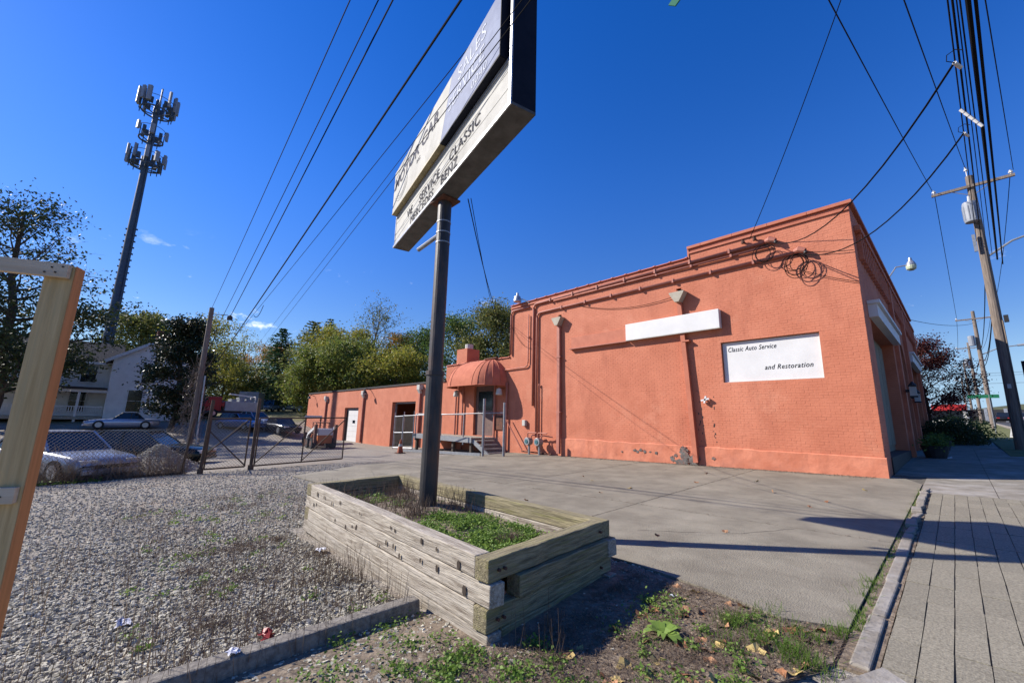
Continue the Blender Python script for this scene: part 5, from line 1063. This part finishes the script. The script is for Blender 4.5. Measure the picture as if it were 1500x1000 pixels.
for i, y in enumerate((20.9, 25.5)):
    x = fx(y) + .62; g = G(x, y); t = thing('planter_pot', ['low dark planter tub by the corner door', 'low dark planter tub by the arched entrance'][i], 'planter', (x, y, g))
    part('tub', MB().lathe((x, y, g), [(0, 0), (.26, 0), (.36, .4), (.38, .44), (.33, .44), (.3, .38), (0, .38)], 16), MT['black'], t)
    rng = np.random.default_rng(70 + i); C = np.array([0, 0, .5]) + rng.normal(0, 1, (900, 3)) * np.array([.17, .17, .1]); V, F = leaves_np(C, .05, rng); link('plants', mesh_np('plants', V, F), LM['green'], t)
# utility poles of the street
def upole(name, label, base, top, arms, r=.17):
    t = thing(name, label, 'utility pole', base, 0, 'street utility poles'); b = Vector(base); e = Vector(top)
    part('shaft', MB().tube([b - Vector((0, 0, .3)), b.lerp(e, .5), e], [r, r * .85, r * .68], 14), MT['upole'], t)
    for (fz, hw, dy) in arms:
        c = b.lerp(e, fz); a = part('cross_arm', MB().bar((c.x - hw, c.y + dy, c.z), (c.x + hw, c.y + dy, c.z), .10, .12), MT['upole'], t)
        for s in (-1, 1): part('insulator', MB().lathe((c.x + s * (hw - .1), c.y + dy, c.z + .06), [(0, 0), (.03, 0), (.03, .06), (.075, .07), (.07, .12), (.035, .14), (.05, .19), (0, .2)], 8), MT['ceram'], a)
        part('arm_brace', MB().tube([(c.x - hw * .55, c.y + dy, c.z), (c.x, c.y - .1, c.z - .45), (c.x + hw * .55, c.y + dy, c.z)], .018, 5), MT['galv'], t)
    return t
P1b, P1t = Vector((1.70, 27, G(1.7, 27))), Vector((1.80, 27, 13.1)); up1 = upole('utility_pole', 'nearest utility pole on the sidewalk with a transformer drum', P1b, P1t, [(.955, 1.28, -.16)], .19)
tf = part('transformer', MB().lathe((1.62, 26.62, 10.75), [(0, 0), (.24, 0), (.25, .05), (.25, .85), (.22, .95), (0, .98)], 16), MT['panel'], up1)
for k in range(10): a = 2 * PI * k / 10; part('cooling_fin', MB().bar((1.62 + .25 * math.cos(a), 26.62 + .25 * math.sin(a), 10.85), (1.62 + .25 * math.cos(a), 26.62 + .25 * math.sin(a), 11.5), .03, .03), MT['panel'], tf)
part('bushing', MB().tube([(1.62, 26.62, 11.7), (1.64, 26.6, 12.0)], .05, 7), MT['ceram'], tf)
part('pin_insulator', MB().lathe((1.74, 26.95, 13.12), [(0, 0), (.02, 0), (.02, .25), (.07, .27), (.06, .34), (.03, .38), (.05, .44), (0, .45)], 8), MT['ceram'], up1)
part('splice_box', MB().box(1.93, 26.75, 6.1, 2.06, 26.9, 6.4), MT['black'], up1); part('lamp_arm', MB().tube([(1.8, 27, 9.1), (2.6, 26.8, 9.6), (4.2, 26.6, 10.0)], .04, 6), MT['galv'], up1)
part('cobra_lamp', MB().tube([(4.1, 26.6, 10.0), (4.4, 26.6, 10.04), (4.9, 26.6, 10.0)], [.05, .14, .06], 8), MT['panel'], up1)
part('spool_rack', MB().box(1.5, 26.72, 9.4, 1.6, 26.8, 10.2), MT['galv'], up1); part('conduit_riser', MB().tube([(1.86, 26.86, .9), (1.89, 26.88, 6.2)], .025, 6), MT['upole'], up1)
part('notice', MB().box(1.64, 26.80, 3.3, 1.75, 26.815, 3.48), MT['offwhite'], up1)
for i, (x, y, h, lab) in enumerate(((2.42, 62, 11.8, 'second utility pole up the street'), (2.45, 88, 11.6, 'third utility pole up the street'), (2.3, 118, 11.5, 'fourth utility pole up the street, slightly left'), (2.1, 150, 11.3, 'farthest utility pole up the street'))):
    u = upole('utility_pole', lab, (x, y, G(x, y)), (x + .1, y, G(x, y) + h), [(.93, 1.3, -.12)], .2)
    if i == 0: part('lamp_arm', MB().tube([(x + .1, y, 9.0), (x + 1.4, y, 9.6), (x + 2.6, y, 9.7)], .05, 6), MT['galv'], u); part('cobra_lamp', MB().tube([(x + 2.5, y, 9.7), (x + 3.4, y, 9.75)], [.1, .16], 8), MT['panel'], u)
    if i < 2: part('transformer', MB().lathe((x - .35, y - .3, G(x, y) + 8.2), [(0, 0), (.25, 0), (.25, 1.0), (0, 1.05)], 12), MT['panel'], u)
# small street furniture up the road
x, y = 1.9, 47; g = G(x, y); t = thing('street_name_sign', 'green street name sign on a thin post up the street', 'sign', (x, y, g))
part('post', MB().tube([(x, y, g), (x, y, g + 2.9)], .03, 7), MT['galv'], t); part('blade', MB().box(x - 1.1, y - .02, g + 2.62, x + .5, y + .02, g + 2.88), MT['green'], t)
x, y = 2.35, 33; g = G(x, y); single('orange_stake', MB().box(x - .09, y - .05, g, x + .09, y + .05, g + 1.0), mk('stake', (.34, .14, .06), (.24, .10, .05), 6, .8), 'short orange marker stake on the verge behind the near utility pole', 'stake', bevel=.01)
for i, (x, y) in enumerate(((2.35, 40.), (3.0, 41.))):
    g = G(x, y); single('white_bollard', MB().bar((x - .15, y, g), (x + .1, y, g + 1.15), .14), MT['white'], ['left leaning white marker post by the road', 'right leaning white marker post by the road'][i], 'post')
for i, (x, col) in enumerate(((5.2, (.02, .02, .025)), (7.6, (.35, .36, .38)), (10.0, (.10, .02, .02)))):
    car('street_car', ['black car farthest left in the row up the street', 'silver car in the middle of the row up the street', 'dark red car at the right of the row up the street'][i], 'car', (x, 104, G(x, 104)), PI / 2, 4.5, 1.8, 1.5, col, 'suv', 'cars up the street')
bw = thing('bridge_rail', 'dark railing wall across the end of the street', 'railing', (4, 112, G(4, 109)))
part('rail_wall', MB().box(-6, 112, 2.6, 26, 112.4, 5.2), MT['black'], bw)
for k in range(14): part('rail_post', MB().box(-5.6 + k * 2.3, 111.7, 2.6, -5.2 + k * 2.3, 111.98, 5.4), MT['panel'], bw)
rb = thing('red_roof_shop', 'small far shop with a red fascia past the bushes', 'shop', (-2.2, 92, G(-2.2, 92))); g = G(-2.2, 92)
part('wall', MB().box(-5, 92, g - .2, 1.2, 100, g + 2.0), MT['offwhite'], rb); part('fascia', MB().box(-2.4, 91.8, g + 2.0, 1.3, 100.2, g + 2.9), MT['red'], rb); part('shop_window', MB().box(-2.5, 91.95, g + .6, .8, 91.99, g + 2.2), MT['glass'], rb)
single('dark_sign_back', MB().box(2.28, 28.6, 3.2, 3.1, 28.66, 4.6).tube([(2.7, 28.7, .8), (2.7, 28.7, 4.5)], .04, 6), MT['navy'], 'dark back of a road sign at the right edge of the picture', 'sign')
tree('far_tree', 'green tree across the road behind the near utility pole', gp(22, 70), 9, 5.5, LM['green'], 81, 24, 12, .2, .7, .08)
# green hanging sign at the top edge
p0 = onpl(984, 5, (0, 1, 0), (0, 7.5, 0)); gs = thing('hanging_sign', 'green sign hanging from a cable at the top edge', 'sign', tuple(p0))
q = Vector(p0) + Vector((.02, 0, .0)); part('blade', MB().prism([q + Vector((-.10, 0, .02)), q + Vector((.05, 0, -.13)), q + Vector((.75, 0, .35)), q + Vector((.6, 0, .52))], (0, .03, 0)), MT['green'], gs)
part('hanger', MB().tube([q + Vector((.4, .015, .3)), q + Vector((.4, .015, 1.6))], .012, 5), MT['galv'], gs)
# ================================================================== LEFT POLE WITH VINES
lb_ = atd(279, 640, 27); LP = Vector((lb_[0], lb_[1], G(lb_[0], lb_[1]))); ltop = atd(298, 449, 27)
lp = thing('vine_covered_pole', 'old utility pole wrapped in dead vines with a small lamp', 'utility pole', LP)
LT = Vector((LP.x, LP.y, ltop[2])); part('shaft', MB().tube([LP - Vector((0, 0, .3)), LT], [.14, .11], 12), MT['upole'], lp)
part('lamp_arm', MB().tube([LT - Vector((0, 0, .35)), LT + Vector((.1, .75, -.28))], .02, 6), MT['galv'], lp); part('lamp', MB().lathe(LT + Vector((.1, .85, -.55)), [(.03, .3), (.13, .2), (.14, .02), (0, 0)], 10), MT['black'], lp)
part('riser_pipe', MB().tube([LP + Vector((.3, .25, 0)), LP + Vector((.2, .17, 4.2))], .04, 6), MT['alu'], lp)
rng = np.random.default_rng(5); m = MB()
for k in range(420):
    a = rng.uniform(0, 2 * PI); z = rng.uniform(.1, 4.6); rr_ = rng.uniform(.15, .75) * (1.2 - z / 6); p = LP + Vector((math.cos(a) * rr_, math.sin(a) * rr_ - .15, z)); q = p + Vector((rng.normal(0, .2), rng.normal(0, .2), rng.normal(.15, .35))); m.tube([p, (p + q) / 2 + Vector((rng.normal(0, .06), rng.normal(0, .06), 0)), q], .008, 3, False)
part('dead_vine', m, mk('dead vine', (.20, .16, .125), (.13, .10, .08), 6, .95), lp)
# ================================================================== WIRES
def wire(label, a, b, sag=.15, ext=0., r=.012, group=None, name='overhead_cable', n=14):
    a, b = Vector(a), Vector(b); e = b + (b - a) * ext; pts = []
    for i in range(n + 1):
        t = i / n; p = a.lerp(e, t); p.z -= sag * 4 * t * (1 - t); pts.append(p)
    return single(name, MB().tube(pts, r, 5), MT['cable'], label, 'cable', group)
wl = [((310, 452), (511, 0), 8.6, .010, 'thin leftmost overhead wire rising from the vine covered pole'), ((312, 492), (552, 0), 8.3, .010, 'second overhead wire from the left, rising steeply'), ((316, 504), (573, 0), 8.2, .013, 'third overhead wire from the left, rising steeply'),
      ((320, 527), (671, 0), 7.4, .018, 'thick black overhead cable with a splice left of the sign'), ((330, 510), (736, 0), 7.2, .007, 'very thin wire passing behind the thick cable')]
for A, B, z, r, lab in wl: wire(lab, atd(*A, 27), atz(*B, z), .12, .35, r)
for A, B, lab, r in (((360, 526), (763, -2), 'upper of two black wires crossing the sign face', .005), ((365, 532), (762, 16), 'lower of two black wires crossing the sign face', .0055)): wire(lab, atd(*A, 40), aty(*B, 2.42), .1, .12, r)
wire('short loop of cable hanging from the thick splice', atd(372, 462, 20), atd(386, 447, 20), .25, 0, .012)
wire('cable running from the sign pole top to the building', (PB.x + .35, PB.y + .2, 4.97), (-14.9, W - .05, 6.3), .9, 0, .009); wire('second thinner cable running from the sign to the building', (PB.x + .4, PB.y + .22, 4.97), (-14.9, W - .05, 6.2), 1.2, 0, .006)
# street lines
ins = [Vector((.58, 26.84, 12.78)), Vector((3.06, 26.84, 12.78)), Vector((1.74, 26.95, 13.5))]
wire('left primary wire from the crossarm crossing the blue sky', ins[0], atz(1216, 0, 8.8), .1, .4, .011); wire('right primary wire from the crossarm beside the frame edge', ins[1], atz(1443, 0, 9.6), .1, .4, .011); wire('centre primary wire from the pole top', ins[2], atz(1325, 0, 9.2), .1, .4, .011)
for i, (bx, r) in enumerate(((1387, .010), (1394, .014), (1400, .008), (1405, .010), (1417, .030), (1428, .020))):
    wire(['first', 'second', 'third', 'fourth', 'fifth and thickest', 'sixth'][i] + ' cable from the left in the bundle above the near utility pole', (1.62 + .12 * i, 26.85, 9.9 - .25 * i), atz(bx, 0, 7.2), .15, .4, r)
s1 = aty(1398, 92, 6.5); s2 = aty(1412, 195, 9.5)
wire('upper sagging service cable from the street bundle to the wall', s1, (-3.2, W - .15, 7.05), .75, 0, .013); wire('lower sagging service cable from the street bundle to the lower weather head', s2, (-2.5, W - .18, 6.45), .7, 0, .014)
for i, (q, n_) in enumerate(((s1, 'upper'), (s2, 'lower'))):
    t = thing('cable_splice', n_ + ' grey splice clamp on the street cable bundle', 'splice', tuple(q)); part('clamp', MB().tube([Vector(q), Vector(q) + Vector((.05, .12, -.02))], .02, 7), MT['ceram'], t); part('jumper', MB().tube([Vector(q), Vector(q) + Vector((-.06, -.04, .03)), Vector(q) + Vector((-.05, -.05, .10)), Vector(q) + Vector((.02, -.05, .13)), Vector(q) + Vector((.08, -.05, .08))], .005, 5), MT['cable'], t)
t = thing('spreader', 'row of white spool insulators on the street cable bundle', 'insulator', tuple(aty(1417, 172, 10.5))); a, b = Vector(aty(1407, 161, 10.5)), Vector(aty(1434, 181, 10.5))
for k in range(5): p = a.lerp(b, k / 4); part('spool', MB().tube([p, p + (b - a) * .2], [.028, .022], 8), MT['ceram'], t)
wire('wire dropping from the sky to the parapet insulators', aty(1233, -3, 9.5), (-3.75, W - .14, 7.32), .12, 0, .010); wire('thin lashed wire from the wall tangle toward the street corner', (-2.5, W - .1, 6.55), (-1.32, W - .05, 6.25), .03, 0, .009); wire('thin lashed wire from the cable tangle to the street corner below', (-2.55, W - .1, 6.0), (-1.31, W - .05, 5.35), .04, 0, .009)
wire('thin wire swagged along the wall above the long white box sign', (-10.6, W - .03, 6.5), (-6.3, W - .05, 6.0), .28, 0, .010); wire('thin wire hanging down the left edge of the high wall', (-14.9, W - .05, 6.3), (-13.3, W - .05, 4.9), .35, 0, .008)
for i, (dx, z, z2) in enumerate(((-1.15, 12.75, 13.6), (1.2, 12.75, 13.6), (0, 9.2, 10), (.1, 8.0, 9.0), (0, 7.4, 8.4))):
    wire(['left primary wire beyond the near pole', 'right primary wire beyond the near pole', 'upper secondary cable beyond the near pole', 'middle secondary cable beyond the near pole', 'lowest secondary cable beyond the near pole'][i], (1.78 + dx, 27, z), (2.5 + dx, 62, z2 - .6), .8, 0, .014 + .008 * (i > 1)); wire(['left primary wire between the second and third poles', 'right primary wire between the second and third poles', 'upper secondary cable between the second and third poles', 'middle secondary cable between the second and third poles', 'lowest secondary cable between the second and third poles'][i], (2.5 + dx, 62, z2 - .6), (2.5 + dx, 88, z2 - .8), .6, 0, .016 + .01 * (i > 1))
for i, (z, y) in enumerate(((12.2, 61.6), (8.6, 75), (9.6, 90), (7.0, 70))): wire(['cross street wire from the building end to the second pole', 'low wire crossing the street behind the second pole', 'high thin wire crossing the far street', 'lowest wire crossing the far street'][i], (-18 if i else -1.2, y - (28 if i == 0 else 0), z - (4.2 if i == 0 else 0)), (2.4 if i == 0 else 30, y, z), .3, 0, .016)

# ================================================================== GROUND COVER, WEEDS, LEAVES
def stalks(name, P, h0, h1, mat, label, cat, r=.0022, lean=.18, parent=None, zadd=0.):
    n = len(P); h = RNG.uniform(h0, h1, n); d = RNG.normal(0, lean, (n, 2)) * h[:, None]; z = (P[:, 2] if P.shape[1] > 2 else GA(P[:, 0], P[:, 1])) + zadd
    a = RNG.uniform(0, PI, n); wv = np.stack([np.cos(a), np.sin(a), 0 * a], 1) * r; wv2 = np.stack([-np.sin(a), np.cos(a), 0 * a], 1) * r
    B = np.stack([P[:, 0], P[:, 1], z], 1); T = B + np.stack([d[:, 0], d[:, 1], h], 1)
    V = np.concatenate([np.stack([B - wv, B + wv, T + wv * .4, T - wv * .4], 1), np.stack([B - wv2, B + wv2, T + wv2 * .4, T - wv2 * .4], 1)]).reshape(-1, 3)
    o = link(name, mesh_np(name, V, np.arange(8 * n).reshape(-1, 4)), mat, parent); o['kind'] = 'stuff'
    if not parent: tag(o, label, cat)
    return o
def cover(name, P, size, mat, label, cat, parent=None, zj=.03, flat=.45):
    C = np.column_stack([P[:, 0], P[:, 1], (P[:, 2] if P.shape[1] > 2 else GA(P[:, 0], P[:, 1])) + np.abs(RNG.normal(0, zj, len(P))) + .008]); V, F = leaves_np(C, size, RNG, flat, .62); o = link(name, mesh_np(name, V, F), mat, parent); o['kind'] = 'stuff'
    if not parent: tag(o, label, cat)
    return o
def clumps(n, k, xr, yr, sd):
    c = np.stack([RNG.uniform(*xr, n), RNG.uniform(*yr, n)], 1); return (c[:, None] + RNG.normal(0, 1, (n, k, 2)) * RNG.uniform(.4, 1.2, (n, 1, 1)) * sd).reshape(-1, 2)
loc0 = np.array(wloc(pl))
P = np.concatenate([clumps(64, 120, (-4.8, -2.8), (2.35, 3.5), .09), clumps(8, 70, (-6.4, -5.4), (2.5, 3.5), .1)]); P = P[(P[:, 0] > -6.6) & (P[:, 0] < -2.62) & (P[:, 1] > 2.25) & (P[:, 1] < 3.62)]
P3 = np.column_stack([P, np.full(len(P), .315)]) - loc0; cover('ground_cover', np.concatenate([P3, P3 + RNG.normal(0, .02, P3.shape) * np.array([1, 1, .1])]), .015, LM['weed'], '', '', pl, .028)
P = clumps(34, 26, (-6.6, -4.5), (2.3, 3.6), .12); P = P[(P[:, 0] > -6.6) & (P[:, 1] > 2.25) & (P[:, 1] < 3.62)]; stalks('dead_weeds', np.column_stack([P, np.full(len(P), .31)]) - loc0, .08, .34, LM['dry'], '', '', .0028, .3, pl)
P = scatter(1300, 2.8, 12, -5, 50); P = P[~inpoly(P, drv) & ~inpoly(P, PL) & (P[:, 0] > -16) & ~((P[:, 0] > -3.2) & (P[:, 1] < 2))]; stalks('thin_stalks', P, .10, .36, LM['stalk'], 'thin dark dead stems standing in the gravel', 'weeds', .0013, .10)
P = clumps(3, 60, (-3.5, -3.0), (2.5, 3.2), .05); stalks('dead_tuft', np.column_stack([P, np.full(len(P), .31)]) - loc0, .05, .12, LM['dry'], '', '', .0025, .8, pl)
P = np.concatenate([scatter(900, 2.8, 12, -5, 50), (lambda c: c + RNG.normal(0, .14, c.shape))(np.repeat(scatter(70, 3.0, 11, -4, 45), 12, 0))]); P = P[~inpoly(P, drv) & ~inpoly(P, PL) & (P[:, 0] > -16) & ~((P[:, 0] > -3.2) & (P[:, 1] < 2))]; stalks('dry_stalks', P, .06, .34, LM['dry'], 'dry brown weed stalks standing in the gravel', 'weeds', .0026, .14)
P = np.concatenate([clumps(60, 80, (-7, -3.4), (.5, 2.0), .13), clumps(40, 60, (-11, -5), (.2, 3.0), .16)]); P = P[~inpoly(P, PL)]; stalks('dead_grass', P, .015, .07, LM['dry'], 'matted dead grass along the planter and wheel stop', 'grass', .002, .9)
P = clumps(60, 24, (-11, -3.5), (.2, 3.0), .06); P = P[~inpoly(P, PL)]; cover('gravel_weeds', P, .016, LM['weed'], 'small green weeds growing through the gravel', 'weeds')
P = np.concatenate([clumps(26, 34, (-3.2, -2.2), (.9, 2.1), .07), clumps(26, 80, (-2.6, -1.3), (1.0, 2.35), .07), clumps(26, 40, (-2.0, -.9), (2.4, 3.9), .06)]); P = P[inpoly(P, soil_poly) & ~inpoly(P, PL)]; cover('soil_weeds', np.concatenate([P, P + RNG.normal(0, .03, P.shape)]), .0135, LM['weed'], 'bright green low weeds in the soil corner', 'weeds', None, .025)
P = clumps(260, 120, (-2.6, -.75), (.9, 4.0), .13); P = P[inpoly(P, soil_poly) & ~inpoly(P, PL)]; stalks('soil_litter', P, .008, .045, LM['dry'], 'dry plant litter over the soil corner', 'litter', .0022, 1.4)
P = np.concatenate([clumps(16, 55, (-1.4, -.75), (3.2, 3.95), .07), clumps(8, 20, (-.74, -.66), (4.0, 5.4), .03)]); P = P[P[:, 0] < -.55]; stalks('grass_tufts', P, .03, .10, LM['weed'], 'green grass tufts at the edge of the driveway', 'grass', .0024, .45)
P = np.column_stack([RNG.uniform(-.70, -.655, 700), RNG.uniform(4.2, 12.2, 700)]); stalks('kerb_weeds', P, .01, .05, LM['weed'], 'weeds filling the joint beside the kerb', 'weeds', .003, .7)
P = np.column_stack([RNG.uniform(-.54, -.50, 500), RNG.uniform(4.0, 12.2, 500)]); stalks('joint_moss', P, .006, .03, LM['dry'], 'dry moss in the joint between kerb and pavers', 'moss', .003, .7)
P = np.stack([FXL + RNG.normal(0, .12, 1500), RNG.uniform(-5, 1.7, 1500)], 1); stalks('fence_weeds', P, .1, 1.1, LM['dry'], 'dead weeds and vines tangled in the chain link fence', 'weeds', .004, .45)
P = np.stack([RNG.uniform(-17.6, -16.9, 1300), RNG.uniform(-5, -.2, 1300)], 1); cover('fence_grass', P, .04, LM['weed'], 'green grass at the foot of the fence', 'grass')
P = np.column_stack([RNG.uniform(-11.5, -1.5, 2600), W - .07 - np.abs(RNG.normal(0, .16, 2600))]); stalks('wall_debris', P, .004, .03, LM['dry'], 'dirt and dry debris along the foot of the long wall', 'debris', .004, 1.2, None, .024)
P = np.concatenate([np.column_stack([-4.14 + RNG.normal(0, .01, 260), RNG.uniform(4.5, 13.4, 260)]), np.column_stack([RNG.uniform(-11, -.8, 300), 6.98 + RNG.normal(0, .01, 300)]), np.column_stack([-7.70 + RNG.normal(0, .01, 200), RNG.uniform(4.5, 13.4, 200)])]); stalks('seam_weeds', P, .006, .03, LM['dry'], 'dry tufts in the joints of the driveway', 'weeds', .003, .8, None, .02)
P = np.column_stack([RNG.uniform(-2.6, -.75, 5200), RNG.uniform(.9, 4.0, 5200)]); P = P[inpoly(P, soil_poly) & ~inpoly(P, PL)]; cover('leaf_litter', P, .013, LM['fall'], 'small bits of dead leaf strewn over the soil corner', 'leaf litter', None, .008, .75)
# broad leaved dock plant
x, y = -1.62, 3.05; t = thing('dock_weed', 'broad leaved green weed rosette in the soil corner', 'weed', gp(x, y, .0))
for k in range(15):
    a = k * 2.4; ln = RNG.uniform(.10, .19); c, s = math.cos(a), math.sin(a); m = MB(); w_ = ln * .17; v = []
    for q, ww, zz in ((0, .2, 0), (.3, .9, .035), (.65, 1, .055), (.9, .6, .045), (1, .1, .03)): v += [(c * ln * q - s * w_ * ww, s * ln * q + c * w_ * ww, zz + .006 * (k % 4)), (c * ln * q + s * w_ * ww, s * ln * q - c * w_ * ww, zz + .006 * (k % 4))]
    lpart('leaf', m.add(v, [(2 * i, 2 * i + 1, 2 * i + 3, 2 * i + 2) for i in range(4)]), LM['weed'], t)
# fallen leaves, each its own
lv = bpy.data.meshes.new('fallen_leaf'); v = []; NL = 15
for k in range(NL): a = 2 * PI * k / NL; r = (.5 + .5 * abs(math.cos(2.5 * a))) * .05; v.append((r * math.cos(a), r * math.sin(a), .008 * math.sin(3 * a) + .006))
lv.from_pydata(v + [(0, 0, .0)], [], [(k, (k + 1) % NL, NL) for k in range(NL)]); lv.update()
fm = [mk('leaf tan', (.36, .20, .11), (.26, .13, .06), 30, .8, rnd=.3), mk('leaf yellow', (.42, .32, .12), (.34, .24, .09), 30, .8, rnd=.3), mk('leaf russet', (.30, .135, .06), (.22, .09, .04), 30, .8, rnd=.3)]
ms = []
for q in fm: c = lv.copy(); c.materials.append(q); ms.append(c)
LL = [('tan fallen leaf on the soil corner', 'fallen leaves on the soil corner'), ('yellow fallen leaf on the soil corner', 'yellow leaves on the soil corner'), ('russet fallen leaf on the soil corner', 'russet leaves on the soil corner')]
LD = [('tan fallen leaf lying on the driveway concrete', 'tan leaves on the driveway'), ('yellow fallen leaf lying on the driveway concrete', 'yellow leaves on the driveway'), ('russet fallen leaf lying on the driveway concrete', 'russet leaves on the driveway')]
n = 0
while n < 78:
    if n < 62: q = RNG.uniform((-2.0, 2.2), (-.75, 4.0)); ok = inpoly(np.array([q]), soil_poly)[0]; T = LL; dz = .012
    else: q = RNG.uniform((-7, 4.6), (-1, 12.5)); ok = True; T = LD; dz = .03
    if not ok: continue
    k = n % 3; o = bpy.data.objects.new('fallen_leaf', ms[k]); COL.objects.link(o); o.location = (q[0], q[1], G(*q) + dz); o.rotation_euler = (RNG.normal(0, .35), RNG.normal(0, .35), RNG.uniform(0, 6)); o.scale = [RNG.uniform(.7, 1.3)] * 3; tag(o, T[k][0], 'leaf', T[k][1]); n += 1
# litter
def litter(name, label, p, s, seed, mat):
    rng = np.random.default_rng(seed); v = []; n = 6
    for i in range(n):
        for j in range(n): v.append((p[0] + s * (i / (n - 1) - .5) + rng.normal(0, s * .08), p[1] + s * .7 * (j / (n - 1) - .5) + rng.normal(0, s * .08), p[2] + .02 + abs(rng.normal(0, s * .16))))
    single(name, MB().add(v, [(i * n + j, (i + 1) * n + j, (i + 1) * n + j + 1, i * n + j + 1) for i in range(n - 1) for j in range(n - 1)]), mat, label, 'litter')
def onG(px, py): return onpl(px, py, (-SX, -SY, 1), (0, 0, 0))
litter('crumpled_wrapper', 'crumpled clear wrapper against the left side of the planter', onG(470, 808), .14, 1, MT['paper']); litter('crumpled_wrapper', 'flattened white wrapper lying on the gravel', onG(178, 917), .12, 2, MT['paper']); litter('paper_scrap', 'white paper scrap draped on the wheel stop', np.array([-3.33, .72, G(-3.3, .7) + .10]), .08, 3, MT['paper']); litter('red_wrapper', 'torn red wrapper on the gravel behind the wheel stop', np.array([-3.62, .98, G(-3.6, 1) + .01]), .12, 4, MT['red']); litter('paper_scrap', 'small white scrap on the shaded soil beside the planter', onG(985, 876), .05, 5, MT['paper']); litter('paper_scrap', 'white scrap on the shaded sidewalk', onG(1388, 672), .22, 6, MT['paper'])
